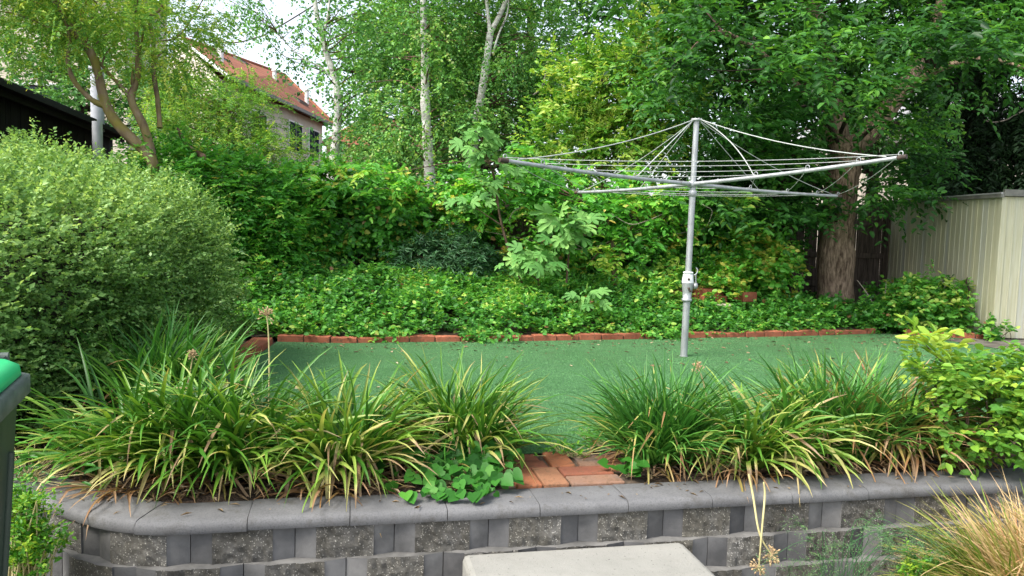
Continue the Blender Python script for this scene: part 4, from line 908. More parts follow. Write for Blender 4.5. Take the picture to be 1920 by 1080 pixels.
shrub('dark_shrub', 'dark low shrub at the corner between fence and shed', 'shrub', 'l_ivy', 154, [(1660, 560, 9.5, .16, .18, .16), (1688, 575, 9.3, .14, .15, .14), (1630, 592, 9.2, .26, .2, .09), (1665, 604, 9.0, .28, .2, .07)], 90, .06, .045, vec(*gnd(1655, 615)[:2] + vec(0, .3), .03), tint=(.36, .12, .12))
shrub('pole_shrub', 'pale leafy shrub directly left of the clothesline pole', 'shrub', 'l_cover', 155, [(1255, 530, 8.9, .18, .2, .22), (1235, 555, 8.7, .2, .2, .15)], 60, .055, .042, vec(*gnd(1255, 600)[:2] + vec(0, .6), .1), tint=(.62, .12, .13))
shrub('back_ivy_shrub', 'shaded ivy mound right of the pole in front of the fence', 'shrub', 'l_ivy', 156, [(1335, 480, 9.9, .28, .25, .28), (1325, 520, 9.6, .26, .2, .18), (1385, 450, 10.0, .2, .2, .18)], 110, .07, .058, at(1340, 560, 9.8) * vec(1, 1, 0) + vec(0, 0, .05), tint=(.36, .14, .13))
shrub('shed_weed', 'small weed at the foot of the shed corner', 'weed', 'l_cover', 157, [(1855, 615, 8.35, .06, .05, .09), (1850, 628, 8.33, .05, .05, .05)], 14, .05, .04, gnd(1853, 634), sl=.08, ns=3, nl=6, stems=3, r=.04, sr=.004)
shrub('shed_weed', 'tiny sparse weed on the shed front right of the bigger one', 'weed', 'l_cover', 158, [(1888, 618, 8.35, .05, .04, .05)], 6, .05, .035, gnd(1888, 634), sl=.07, ns=2, nl=5, stems=3, r=.03, sr=.004)
shrub('low_bed_plants', 'low mixed leaves at the foot of the big trunk', 'plant', 'l_cover', 159, [(1500, 590, 8.9, .5, .3, .12), (1580, 598, 8.9, .5, .25, .12), (1440, 598, 8.7, .45, .3, .1)], 190, .055, .042, vec(*gnd(1520, 620)[:2] + vec(0, .3), .04), tint=(.42, .15, .14))
rng = R(160); mb = MB(); P, r = pix_path([(1800, 580, 8.75, .013), (1815, 562, 8.75, .013), (1818, 545, 8.75, .012), (1812, 530, 8.75, .01), (1814, 520, 8.75, .005)], 20); mb.tube(P, r, 8)
tag(mb.build('bare_branch', M['bark_dark']), 'bare dark crooked branch leaning against the shed wall', 'branch')
for rows, lab in (([(1607, 525, 9.2, .004), (1622, 545, 9.2, .007), (1636, 568, 9.2, .008), (1640, 580, 9.2, .008)], 'slanting pale dead stick right of the big trunk'), ([(1662, 525, 9.1, .004), (1660, 548, 9.1, .006), (1656, 575, 9.1, .006)], 'upright pale dead stick in front of the left shed edge')):
    P, r = pix_path(rows, 12); mb = MB(); mb.tube(P, r, 6); tag(mb.build('dead_stick', M['pale_twig']), lab, 'stick')

# ---- twin stemmed sapling
rng = R(161); sp_ = thing('twin_sapling', at(1150, 560, 8.9) * vec(1, 1, 0), 'slim twin stemmed sapling with sparse leaves left of the clothesline pole', 'sapling')
mb = MB(); P1, r1 = pix_path([(1152, 555, 8.9, .026), (1150, 500, 8.9, .022), (1148, 455, 8.9, .018), (1138, 400, 8.9, .008), (1135, 350, 8.9, .004)], 20); mb.tube(P1, r1, 8)
P2, r2 = pix_path([(1154, 555, 8.9, .024), (1158, 490, 8.9, .02), (1175, 445, 8.95, .016), (1195, 410, 9.0, .013), (1230, 375, 9.1, .008), (1250, 360, 9.1, .004)], 20); mb.tube(P2, r2, 8)
P3, r3 = pix_path([(1190, 418, 9.0, .006), (1170, 416, 8.9, .005), (1145, 405, 8.8, .003)], 10); mb.tube(P3, r3, 6); mb.build('stem', M['bark_lichen'], sp_)
lv = Leaves(); C = [at(px, py, 8.8) for px, py in ((1140, 470), (1150, 490), (1165, 455), (1125, 485), (1200, 400), (1240, 365), (1150, 385), (1180, 375), (1215, 385), (1135, 440), (1260, 350), (1160, 510))]
clumps(lv, rng, np.repeat(C, 2, 0), np.tile(vec(0, -.6, .2), (24, 1)), r=.12, ns=4, nl=8, sl=.18, ll=.075, lw=.042, droop=.4, tint=(.6, .16, .12), shape='oval'); lv.build('foliage', M['l_wist'], sp_)

# ================================================================ TREES
def tree(name, label, trunks, ells, mat, bmat, seed, n, ll, lw, r=.3, ns=10, nl=12, sl=.3, inner=.5, limb_n=40, limb_r=.03, group=None, shape='diamond', lname='crown', extra=None, limb_mat=None, **kw):
    rng = R(seed); base = trunks[0][0][0] * vec(1, 1, 0); root = thing(name, base, label, 'tree', group)
    mb = MB()
    for k, (P, rr) in enumerate(trunks):
        wob = 1 + .05 * rng.normal(size=len(P)); mb.tube(P, rr * wob, 14)
    mb.build('trunk', M[bmat], root)
    C, O = in_ellipsoids(rng, ells, n, inner)
    if extra is not None:
        C = np.vstack([C, np.array([e[0] for e in extra])]); O = np.vstack([O, np.array([e[1] for e in extra])])
    lv = Leaves(); clumps(lv, rng, C, O, r=r, ns=ns, nl=nl, sl=sl, ll=ll, lw=lw, shape=shape, **kw); lv.build(lname, M[mat], root)
    mb = MB(); SP = np.vstack([t[0] for t in trunks]); SR = np.concatenate([t[1] for t in trunks])
    limbs(mb, rng, SP, SR, C[:: max(1, len(C) // limb_n)], limb_r, .005); mb.build('limbs', M[limb_mat or bmat], root)
    return root
def ground_start(rows, z=0.0):
    P, r = pix_path(rows, 30)
    if P[0][2] > z + .05:
        P = np.vstack([vec(P[0][0], P[0][1], z), P]); r = np.concatenate([[r[0] * 1.15], r])
    return P, r

# far wood closing the view between the birches and beyond
for k, (px, py, Y, rx, rz, lab) in enumerate([(760, 120, 17, 2.2, 3.2, 'leafy mid green tree filling the background left of the right hand birch'), (990, 60, 18, 2.3, 3.4, 'tall mid green tree behind the forked birch'), (1200, 40, 17, 2.2, 3.4, 'dark tall tree behind the yellow green privet'),
                                     (860, 240, 15, 2.3, 1.7, 'bushy green tree low between the two white birch trunks'), (1420, 120, 16.5, 2.4, 3.2, 'shaded green tree behind the clothesline pole top'), (1640, 160, 18, 2.2, 2.6, 'dark tree seen behind the right arm of the clothesline')]):
    c = at(px, py, Y); base = vec(c[0], Y, 0)
    tk = (smooth_path([base, base + vec(.1, 0, c[2] * .5), c + vec(0, 0, rz * .5)], 20), np.linspace(.2, .05, 21))
    tree('background_tree', lab, [tk], [(c, (rx, 1.3, rz), 1), (c + vec(.5, -.4, -1.0), (rx * .8, 1.2, rz * .6), .6), (c + vec(0, 0, 2.2), (rx * .9, 1.3, rz * .7), .5)], 'l_back', 'bark_dark', 200 + k, 150, .12, .075,
         r=.5, ns=9, nl=10, sl=.55, inner=.45, limb_n=30, limb_r=.06, group='background trees', tint=(.44 if k not in (2, 4, 5) else .3, .15, .13), up=.2, droop=.3)

# left multi-stemmed feathery tree
T1 = ground_start([(284, 330, 7.6, .062), (283, 297, 7.6, .055), (222, 235, 7.55, .05), (196, 189, 7.55, .046), (177, 112, 7.5, .04), (149, 72, 7.5, .034), (120, 31, 7.45, .028), (95, -30, 7.4, .02), (70, -110, 7.4, .012)])
T1b = pix_path([(200, 200, 7.55, .032), (172, 187, 7.5, .026), (139, 152, 7.45, .024), (127, 113, 7.4, .02), (130, 70, 7.4, .014), (110, 10, 7.35, .008)], 20)
T2 = ground_start([(287, 330, 7.65, .05), (286, 296, 7.65, .044), (270, 238, 7.65, .04), (246, 187, 7.65, .036), (257, 150, 7.7, .03), (259, 94, 7.7, .026), (252, 31, 7.7, .02), (250, -60, 7.75, .012)])
T2b = pix_path([(246, 187, 7.65, .02), (228, 163, 7.6, .018), (204, 138, 7.6, .016), (176, 104, 7.6, .013), (150, 60, 7.6, .008)], 16)
T3 = pix_path([(298, 195, 7.8, .02), (288, 135, 7.8, .022), (288, 79, 7.8, .02), (281, 33, 7.8, .018), (300, 18, 7.8, .014), (320, -30, 7.8, .008)], 18)
T3b = pix_path([(300, 240, 7.75, .026), (296, 195, 7.8, .022), (289, 150, 7.8, .02)], 10)
T4 = pix_path([(286, 80, 7.8, .010), (330, 70, 7.8, .008), (360, 35, 7.8, .006), (385, -10, 7.8, .004)], 12)
def E(px, py, Y, rx, ry, rz, w=None): return (at(px, py, Y), (rx, ry, rz), rx * rz if w is None else w)
tree('feathery_tree', 'multi stemmed tree with slanting lichened trunks and feathery yellow green leaves at the left', [T1, T1b, T2, T2b, T3, T3b, T4],
     [E(40, 35, 7.7, .7, .7, .36), E(190, 10, 7.6, .8, .7, .45), E(300, 70, 7.8, .5, .6, .45, .2), E(250, 140, 8.2, .3, .4, .2, .06), E(20, -40, 7.4, .8, .8, .3), E(120, -120, 7.6, 1.3, 1.2, .7, .7), E(340, 20, 7.8, .35, .5, .3, .07)],
     'l_feather', 'bark_lichen', 301, 330, .040, .017, r=.24, ns=8, nl=24, sl=.28, limb_n=45, limb_r=.012, tint=(.55, .14, .13), up=.05, droop=.35, spread=.95, flat=.5, outw=.5)
tree('feathery_tree', 'low feathery light green tree in front of the apartment house windows', [ground_start([(430, 340, 10.8, .05), (428, 280, 10.8, .045), (425, 230, 10.8, .035), (420, 180, 10.8, .02)])],
     [E(410, 225, 10.8, .62, .7, .46), E(470, 215, 10.7, .35, .5, .3, .12), E(520, 275, 10.6, .45, .5, .14, .09), E(345, 250, 10.6, .5, .6, .42), E(450, 285, 10.4, .7, .5, .2), E(360, 190, 10.8, .42, .5, .3, .16), E(455, 170, 10.9, .3, .4, .16, .05), E(605, 300, 10.8, .3, .4, .08, .02)],
     'l_feather', 'bark_lichen', 302, 270, .038, .015, r=.24, ns=8, nl=22, sl=.28, limb_n=45, limb_r=.015, tint=(.42, .13, .13), up=.05, droop=.35, spread=.95, flat=.45, outw=.55)
# green wood behind the black outbuilding
tree('hedge_tree', 'rounded green tree behind the black outbuilding roof', [ground_start([(150, 240, 13.6, .08), (150, 180, 13.6, .06), (150, 130, 13.6, .04)])],
     [E(60, 150, 13.6, 1.0, .7, .55), E(190, 165, 13.4, .9, .6, .55), E(290, 200, 13.2, .7, .6, .6), E(330, 250, 12.6, .8, .6, .4), E(90, 80, 13.8, 1.2, .6, .5), E(230, 90, 13.6, .7, .5, .5)], 'l_back', 'bark_dark', 303, 210, .075, .045, r=.3, ns=9, nl=10, sl=.3, limb_n=20, tint=(.5, .13, .13))

# birches
BA = ground_start([(622, 330, 12.2, .075), (630, 260, 12.2, .068), (634, 200, 12.2, .06), (629, 150, 12.2, .055), (612, 100, 12.2, .048), (601, 55, 12.2, .04), (592, 15, 12.2, .034), (586, -60, 12.2, .02)])
BA2 = pix_path([(604, 70, 12.2, .025), (613, 40, 12.2, .02), (618, 0, 12.2, .012)], 10)
BA3 = pix_path([(628, 150, 12.2, .02), (600, 125, 12.2, .015), (560, 105, 12.2, .010), (520, 60, 12.2, .006)], 12)
rng = R(310); ex = [(at(px + rng.normal() * 8, py + rng.normal() * 8, 12.1 + rng.normal() * .25), (0, -.2, -.6)) for px, py in ((540, 95), (555, 115), (580, 108), (600, 130), (640, 110), (655, 150), (665, 190), (640, 165), (650, 215), (675, 150), (610, 165), (590, 90), (520, 70), (660, 120), (680, 100), (700, 130), (690, 170), (655, 60), (665, 230), (640, 250))]
tree('birch_tree', 'slender sparse birch against the pale sky', [BA, BA2, BA3], [E(560, 20, 12.2, .75, .7, .42), E(480, 15, 12.2, .5, .5, .28, .15), E(640, 40, 12.2, .5, .6, .4), E(570, -90, 12.2, 1.2, 1.0, .6, .5)],
     'l_birch', 'birch', 311, 60, .052, .042, r=.22, ns=8, nl=9, sl=.26, limb_n=50, limb_r=.012, group='birch trees', extra=ex, tint=(.32, .1, .12), up=-.25, droop=.6, outw=.3, limb_mat='twig')
BB = ground_start([(806, 345, 11.4, .083), (804, 300, 11.4, .078), (800, 240, 11.4, .07), (797, 180, 11.4, .064), (797, 120, 11.4, .058), (795, 60, 11.4, .052), (793, -10, 11.4, .045), (790, -120, 11.4, .03)])
tree('birch_tree', 'thick white birch trunk standing between fig and sparse birch', [BB], [E(740, 60, 12.4, .7, .5, .9), E(735, 200, 12.3, .62, .5, .75), E(840, 130, 12.5, .7, .5, 1.1), E(700, 270, 12.2, .5, .5, .3), E(800, -110, 11.6, 1.3, 1.2, .7, .8), E(830, 270, 12.4, .6, .4, .4), E(790, 40, 11.0, .4, .2, .35, .1), E(820, 140, 11.05, .3, .15, .25, .08), E(770, 250, 11.0, .4, .2, .3, .12), E(800, 220, 11.1, (.2), .1, .08, .02)],
     'l_birch', 'birch', 312, 560, .048, .038, r=.24, ns=9, nl=9, sl=.28, limb_n=60, limb_r=.014, group='birch trees', tint=(.47, .14, .13), up=-.15, droop=.6, outw=.35, limb_mat='twig')
BC = ground_start([(880, 345, 11.8, .085), (884, 305, 11.8, .078), (893, 235, 11.8, .068), (904, 170, 11.8, .06), (913, 110, 11.8, .055), (919, 62, 11.8, .05)])
BC2 = pix_path([(918, 65, 11.8, .042), (930, 42, 11.8, .04), (945, 10, 11.8, .034), (960, -40, 11.8, .024), (970, -110, 11.8, .015)], 16)
BC3 = pix_path([(919, 65, 11.8, .03), (916, 35, 11.8, .028), (912, 0, 11.8, .022), (905, -70, 11.8, .012)], 14)
BC4 = pix_path([(924, 100, 11.75, .016), (936, 62, 11.75, .015), (951, 25, 11.75, .012), (955, -20, 11.75, .008)], 12)
tree('birch_tree', 'birch with a forked upper trunk behind the tallest fig', [BC, BC2, BC3, BC4], [E(880, 80, 12.7, .7, .5, .9), E(990, 70, 12.6, .7, .5, .9), E(960, 210, 12.6, .65, .5, .7), E(930, -110, 12, 1.3, 1.2, .7, .8), E(1010, 150, 12.5, .4, .5, .6), E(880, 200, 12.6, .5, .4, .5), E(930, 110, 11.4, .4, .15, .4, .1), E(900, 210, 11.4, .35, .12, .15, .07), E(860, 250, 11.4, .3, .15, .3, .05)],
     'l_birch', 'birch', 313, 540, .048, .038, r=.24, ns=9, nl=9, sl=.28, limb_n=60, limb_r=.014, group='birch trees', tint=(.5, .14, .13), up=-.15, droop=.6, outw=.35, limb_mat='twig')
for rows, lab in (([(1000, 178, 11.6, .012), (1012, 168, 11.6, .014), (1020, 150, 11.6, .012), (1026, 125, 11.6, .007)], 'pale bare curved branch among leaves right of the forked birch'), ([(962, 150, 11.6, .006), (963, 130, 11.6, .009), (956, 112, 11.6, .006)], 'short pale twig closest to the forked birch trunk on its right')):
    P, r = pix_path(rows, 14); mb = MB(); mb.tube(P, r, 7); tag(mb.build('dead_branch', M['pale_twig']), lab, 'branch')

# privet in flower bud
rng = R(320); tips = []
tree('privet_tree', 'yellow green privet with pale flower buds behind the left clothesline arm', [ground_start([(1130, 380, 10.6, .06), (1128, 300, 10.6, .05), (1125, 220, 10.6, .035), (1130, 140, 10.6, .02)])],
     [E(1060, 260, 10.4, .55, .5, .42), E(1140, 190, 10.4, .6, .5, .55), E(1200, 130, 10.5, .55, .5, .5), E(1190, 270, 10.2, .55, .45, .4), E(1090, 150, 10.6, .45, .4, .35), E(1240, 210, 10.3, .4, .4, .5), E(1260, 60, 10.6, .5, .5, .4, .15)],
     'l_privet', 'bark_lichen', 321, 300, .085, .038, r=.22, ns=6, nl=10, sl=.26, limb_n=40, limb_r=.014, shape='oval', tint=(.56, .12, .11), up=.4, droop=.15, outw=.7)
root = bpy.data.objects['privet_tree']
lv = Leaves(); C = []
for _ in range(75):
    px, py = [(1075, 235), (1100, 265), (1050, 270), (1110, 195), (1065, 190), (1090, 130), (1180, 300), (1230, 255), (1300, 290), (1120, 230)][rng.integers(10)]; C.append(at(px + rng.normal() * 22, py + rng.normal() * 22, 9.95 + rng.normal() * .08))
clumps(lv, rng, C, np.tile(vec(0, -.4, .8), (len(C), 1)), r=.06, ns=4, nl=20, sl=.13, ll=.018, lw=.012, up=.8, outw=.5, jit=.3, tint=(.80, .06, .06), spread=.8, njit=.8); lv.build('flower_buds', M['l_privet'], root)

# big tree on the right
BT = ground_start([(1566, 585, 9.8, .27), (1566, 555, 9.8, .235), (1567, 500, 9.8, .215), (1570, 430, 9.8, .205), (1575, 370, 9.8, .20), (1583, 310, 9.8, .19), (1585, 270, 9.8, .17)])
BT2 = pix_path([(1586, 285, 9.8, .16), (1625, 255, 9.75, .135), (1665, 205, 9.7, .12), (1700, 150, 9.65, .10), (1728, 105, 9.6, .085), (1760, 20, 9.5, .06), (1790, -100, 9.4, .04)], 26)
BT3 = pix_path([(1582, 290, 9.8, .15), (1566, 235, 9.8, .13), (1556, 150, 9.8, .115), (1542, 60, 9.75, .10), (1515, -20, 9.7, .08), (1490, -160, 9.6, .05)], 26)
BT4 = pix_path([(1560, 200, 9.8, .05), (1500, 165, 9.4, .04), (1420, 95, 9.0, .03), (1340, 60, 8.7, .02), (1270, 120, 8.5, .01)], 22)
BT5 = pix_path([(1680, 185, 9.7, .05), (1760, 130, 9.2, .04), (1850, 110, 8.8, .025), (1930, 130, 8.5, .012)], 20)
rng = R(330); ex = []
for px, py, Y, k, sx, sy in ((1690, 75, 8.0, 5, 60, 12), (1770, 95, 7.9, 5, 60, 12), (1460, 130, 7.8, 4, 40, 18), (1500, 145, 7.9, 3, 30, 12), (1630, 155, 8.0, 6, 45, 15), (1560, 55, 8.0, 4, 45, 14), (1330, 30, 8.2, 6, 60, 20), (1260, 120, 8.4, 5, 50, 22), (1440, 30, 8.2, 5, 60, 20),
                             (1300, 180, 8.7, 7, 60, 25), (1420, 215, 8.4, 5, 40, 14), (1480, 195, 8.6, 5, 50, 16), (1380, 260, 9.0, 6, 60, 20), (1450, 300, 9.2, 6, 60, 20), (1880, 90, 8.0, 4, 40, 14), (1880, 30, 8.0, 5, 50, 20), (1680, 240, 8.8, 5, 45, 20), (1690, 285, 9.4, 4, 40, 16), (1725, 300, 9.6, 4, 30, 25), (1690, 345, 9.7, 4, 30, 10), (1350, 385, 9.0, 7, 60, 16), (1415, 395, 9.3, 6, 50, 12), (1490, 395, 9.4, 5, 35, 10), (1545, 385, 9.35, 2, 10, 8), (1680, 370, 9.5, 5, 40, 10), (1690, 100, 9.0, 6, 60, 25)):
    for _ in range(k): ex.append((at(px + rng.normal() * sx * .6, py + rng.normal() * sy * .6, Y + rng.normal() * .2), (rng.normal() * .5, -.8, .1)))
tree('big_tree', 'big tree with thick furrowed brown trunk and broad dark leafy crown beside the shed', [BT, BT2, BT3, BT4, BT5],
     [E(1560, 20, 10.2, 2.0, 1.0, 1.0, 2.2), E(1380, 120, 9.8, 1.2, .8, .9, 1.1), E(1700, 130, 10.3, 1.3, .8, .8, 1.0), E(1470, 230, 9.7, .7, .7, .45, .5), E(1830, 20, 10.4, 1.2, .8, .8, .9), E(1560, -260, 10.4, 2.4, 1.3, 1.0, 2.0), E(1300, -80, 9.6, 1.2, 1.0, .8, .9), E(1880, -180, 11.0, 1.4, 1.0, 1.0, .8), E(1360, 290, 9.9, .7, .5, .4, .35)],
     'l_elm', 'bark_big', 331, 460, .092, .05, r=.34, ns=8, nl=12, sl=.42, limb_n=70, limb_r=.03, shape='oval', extra=ex, tint=(.40, .14, .11), up=.0, droop=.3, outw=.75, flat=.35, spread=.8, nup=1.0, nout=.45, njit=.3, limb_mat='bark_dark', inner=.35)
# slimmer dark trunk beside it
tree('slim_tree', 'slimmer dark trunk left of the big brown trunk by the fence', [ground_start([(1492, 600, 9.7, .085), (1484, 520, 9.7, .075), (1478, 450, 9.7, .07), (1472, 380, 9.7, .06), (1466, 300, 9.7, .05), (1450, 180, 9.7, .03)])],
     [E(1450, 330, 10.1, .7, .5, .4), E(1440, 370, 10.2, .5, .4, .25), E(1380, 350, 10.1, .5, .4, .3)], 'l_elm', 'bark_dark', 332, 90, .088, .048, r=.3, ns=7, nl=12, sl=.36, limb_n=16, limb_r=.02, shape='oval', tint=(.36, .12, .1), up=0, droop=.35, flat=.4)
# dark drooping conifer over the shed
tree('cypress_tree', 'very dark drooping evergreen with a shaded trunk behind the shed roof', [ground_start([(1835, 420, 12.0, .2), (1832, 300, 12.0, .17), (1828, 180, 12.0, .14), (1822, 40, 12.0, .1), (1815, -100, 12, .05)])],
     [E(1850, 300, 11.6, .95, .6, .75), E(1900, 180, 11.4, 1.1, .7, .8), E(1830, 90, 12.2, 1.0, .8, .7), E(1890, 360, 11.5, .9, .5, .3), E(1960, 300, 11.3, .7, .6, .9), E(1850, -80, 12, 1.4, 1.2, .9), E(1800, 340, 11.7, .4, .4, .3, .2)],
     'l_dark', 'bark_dark', 333, 330, .11, .034, r=.3, ns=10, nl=16, sl=.4, limb_n=30, limb_r=.03, tint=(.5, .17, .14), up=-.2, droop=.8)
for rows, lab in (([(1845, 225, 10.8, .004), (1862, 229, 10.8, .008), (1885, 225, 10.8, .010), (1905, 215, 10.8, .012), (1940, 195, 10.8, .014)], 'bare pale curved twig hanging low before the dark evergreen'), ([(1895, 108, 10.5, .004), (1905, 130, 10.5, .006), (1925, 160, 10.5, .008)], 'thin bare twig high at the right edge before the dark evergreen')):
    P, r = pix_path(rows, 14); mb = MB(); mb.tube(P, r, 6); tag(mb.build('dead_branch', M['pale_twig']), lab, 'branch')

# ================================================================ STRAP-LEAF CLUMPS behind the wall cap
def strap_clump(px, py, label, seed, n, mat='l_strap', L=(.35, .62), w=.013, crowns=3, spread=.10, sc=.09, **kw):
    rng = R(seed); b = gnd(px, py, 0.0); root = thing('strap_leaf_clump', b, label, 'plant', 'strap leaf clumps behind the wall cap'); lv = Leaves()
    for k in range(crowns):
        q = b + vec(rng.normal() * sc, abs(rng.normal()) * sc * .8, 0) if crowns > 1 else b
        strappy(lv, rng, q, n // crowns, L=L, w=w, spread=spread, **kw)
    lv.build('leaves', M[mat], root); return root
strap_clump(300, 800, 'tallest strap leaf clump at the back left in front of the clipped hedge', 401, 560, 'l_strap_green', L=(0.44, 0.7), w=0.017, tint=(.40, .10), tip=.25, crowns=4, sc=0.13, curl=.95, lean=(.02, .62))
strap_clump(285, 893, 'broad arching strap leaf clump over the rounded wall corner', 402, 420, 'l_strap', L=(0.42, 0.66), w=0.018, tint=(0.29, 0.1), tip=0.36, crowns=4, sc=0.1, curl=1.45, lean=(0.02, 0.95))
strap_clump(408, 893, 'green and brown tipped strap leaf clump second from the wall corner', 403, 420, 'l_strap', L=(0.42, 0.66), w=0.017, tint=(0.29, 0.11), tip=0.38, crowns=4, sc=0.09, curl=1.4, lean=(0.02, 0.95))
strap_clump(625, 895, 'most yellowed strap leaf clump in the left group', 404, 465, 'l_strap', L=(0.37, 0.6), w=0.017, tint=(0.4, 0.14), tip=0.45, crowns=3, sc=0.08, curl=1.5, lean=(0.02, 0.95))
strap_clump(852, 862, 'strap leaf clump beside the violet patch and brick paving', 405, 480, 'l_strap', L=(0.37, 0.61), w=0.015, tint=(0.33, 0.13), tip=0.4, crowns=3, sc=0.07, curl=1.2, lean=(0.02, 0.9))
strap_clump(1222, 866, 'fine leaved green clump right of the brick paving', 406, 720, 'l_strap_green', L=(0.36, 0.58), w=0.0115, tint=(0.33, 0.11), tip=.35, crowns=3, sc=0.07, curl=1.05, lean=(0.02, 0.9))
strap_clump(1398, 870, 'yellowing strap leaf clump arching over the cap in the right group', 407, 420, 'l_strap', L=(0.35, 0.56), w=0.018, tint=(0.37, 0.13), tip=0.42, crowns=3, sc=0.06, curl=1.5, lean=(0.02, 0.95))
strap_clump(1562, 860, 'upright fresh green clump with browned skirt in the right group', 408, 640, 'l_strap_green', L=(0.4, 0.62), w=0.0125, tint=(.38, .12), tip=.4, crowns=3, sc=0.06, curl=0.95, lean=(0.02, 0.75))
strap_clump(1690, 858, 'strap leaf clump with many dead brown leaves beside the bright sapling', 409, 480, 'l_strap_brown', L=(0.36, 0.6), w=0.016, tint=(.38, .2), tip=.5, crowns=3, sc=0.07, curl=1.3, lean=(0.05, 1.0))
# dead skirts under the two right clumps
for nm, (px, py), seed in (('strap_leaf_clump.007', (1560, 850), 418), ('strap_leaf_clump.008', (1690, 850), 419), ('strap_leaf_clump.005', (1225, 860), 420), ('strap_leaf_clump.002', (410, 890), 421), ('strap_leaf_clump.001', (265, 903), 422), ('strap_leaf_clump.003', (625, 905), 423), ('strap_leaf_clump.004', (852, 868), 424), ('strap_leaf_clump.006', (1398, 878), 425)):
    rng = R(seed); lv = Leaves(); strappy(lv, rng, gnd(px, py), 60, L=(.2, .36), w=.010, spread=.16, lean=(.9, 1.5), curl=.9, tint=(.72, .16), tip=.2); lv.build('dead_skirt', M['l_strap_brown'], bpy.data.objects[nm])

def stalk(rows, label, head=.03, seed=1, mat='seed_head'):
    rng = R(seed); P, r = pix_path(rows, 20); root = thing('seed_stalk', P[0], label, 'seed head', 'dry flower stalks'); mb = MB(); mb.tube(P, r, 7); mb.build('stalk', M['dry_stalk'], root)
    mb = MB(); tip = P[-1]; d0 = unit(P[-1] - P[-3])
    for k in range(34):
        d = unit(d0 * .75 + rng.normal(size=3) * .75); l = head * rng.uniform(.6, 1.2); q = tip + d * l
        mb.tube([tip, tip + d * l * .5 + d0 * .002, q], .0011, 4, 0, False); mb.lathe(q, [(.001, -.003), (.0035, 0), (.004, .004), (.001, .009)], 5, d)
    mb.build('seed_head', M[mat], root)
stalk([(503, 860, 3.75, .0045), (504, 760, 3.75, .0045), (505, 680, 3.75, .004), (503, 620, 3.75, .0035), (500, 591, 3.75, .003)], 'tallest dry flower stalk standing up before the left brick edging', .038, 431)
stalk([(1345, 860, 3.75, .004), (1330, 770, 3.75, .004), (1317, 710, 3.75, .0035), (1308, 690, 3.75, .003)], 'short dry flower head standing against the turf right of the post', .026, 432)
stalk([(330, 850, 3.7, .004), (345, 760, 3.7, .004), (358, 690, 3.7, .0035), (362, 668, 3.7, .003)], 'dry brown flower head half hidden in the tall left clump', .026, 433)
stalk([(1404, 890, 3.2, .0045), (1412, 930, 3.05, .0045), (1424, 1000, 2.95, .004), (1446, 1040, 2.94, .003)], 'bent dry stalk hanging over the cap with its head to the right', .030, 434)
stalk([(1432, 905, 3.15, .004), (1434, 930, 3.0, .004), (1428, 1000, 2.94, .004), (1423, 1062, 2.93, .003)], 'dry stalk hanging straight down over the wall blocks', .026, 435)

# violet patch over the cap and other low plants
rng = R(440); root = thing('violet_patch', gnd(860, 900), 'patch of heart shaped violet leaves spilling over the grey cap', 'plant'); lv = Leaves(); mb = MB(); n = 330
px = rng.normal(862, 62, n); py = np.clip(rng.normal(890, 30, n) , 826, 940); keep = ~((px > 975)); px, py = px[keep], py[keep]; n = len(px)
P = np.array([gnd(a, b, 0) for a, b in zip(px, py)]); hgt = np.clip((950 - py) / 95, .05, 1) * .15 * rng.uniform(.5, 1.1, n) + .02; P[:, 2] += hgt
az = rng.uniform(0, 2 * math.pi, n) ; A = np.stack([np.cos(az), np.sin(az) - .8, np.full(n, -.45)], 1); N = vec(0, -.45, .85) + rng.normal(size=(n, 3)) * .28; s_ = rng.uniform(.026, .066, n)
lv.add(P, A, N, s_, s_ * 1.0, np.clip(.36 + rng.normal(size=n) * .22, 0, 1), 'heart')
for k in range(0, n, 2): mb.tube([P[k], P[k] * vec(1, 1, .4) + vec(0, .03, 0), P[0] * vec(1, 1, 0) + vec(0, .06, 0)], .0016, 4, 0, False)
lv.build('leaves', M['l_violet'], root); mb.build('stem', M['dry_stalk'], root)
def low_plant(name, label, px, py, n, L, mat, seed, sx=.06, sy=.04, h=.07, shape='heart', tint=(.5, .2), z=0.0, rise=.4):
    rng = R(seed); b = gnd(px, py, z); root = thing(name, b, label, 'weed'); lv = Leaves(); P = b + rng.normal(size=(n, 3)) * vec(sx, sy, 0); P[:, 2] = z + rng.uniform(.1, 1, n) * h
    az = rng.uniform(0, 2 * math.pi, n); A = np.stack([np.cos(az), np.sin(az) - .3, np.full(n, rise) * rng.uniform(-.3, 1, n)], 1); N = vec(0, -.4, .9) + rng.normal(size=(n, 3)) * .35; s_ = L * rng.uniform(.6, 1.15, n)
    lv.add(P, A, N, s_, s_ * (.9 if shape == 'heart' else .35), np.clip(tint[0] + rng.normal(size=n) * tint[1], 0, 1), shape); lv.build('leaves', M[mat], root)
    mb = MB()
    for k in range(0, n, 2): mb.tube([P[k], (P[k] + b) / 2, b + rng.normal(size=3) * vec(.015, .015, 0)], .0015, 4, 0, False)
    mb.build('stem', M['dry_stalk'], root)
low_plant('violet_plant', 'little cluster of round blue green leaves at the right end of the brick paving', 1178, 893, 26, .055, 'l_violet', 451, .05, .03, .08, tint=(.45, .2))
low_plant('creeping_weed', 'bright leafy weed at the back edge of the brick paving', 1060, 856, 70, .045, 'l_euph', 452, .075, .03, .07, 'oval', (.4, .2))
low_plant('creeping_weed', 'pale green weed right behind the paving beside the fine leaved clump', 1115, 835, 46, .045, 'l_euph', 453, .06, .04, .09, 'oval', (.45, .15))
low_plant('creeping_weed', 'tiny clover like weed between violet patch and paving', 955, 885, 40, .03, 'l_euph', 454, .03, .03, .08, 'heart', (.6, .15))
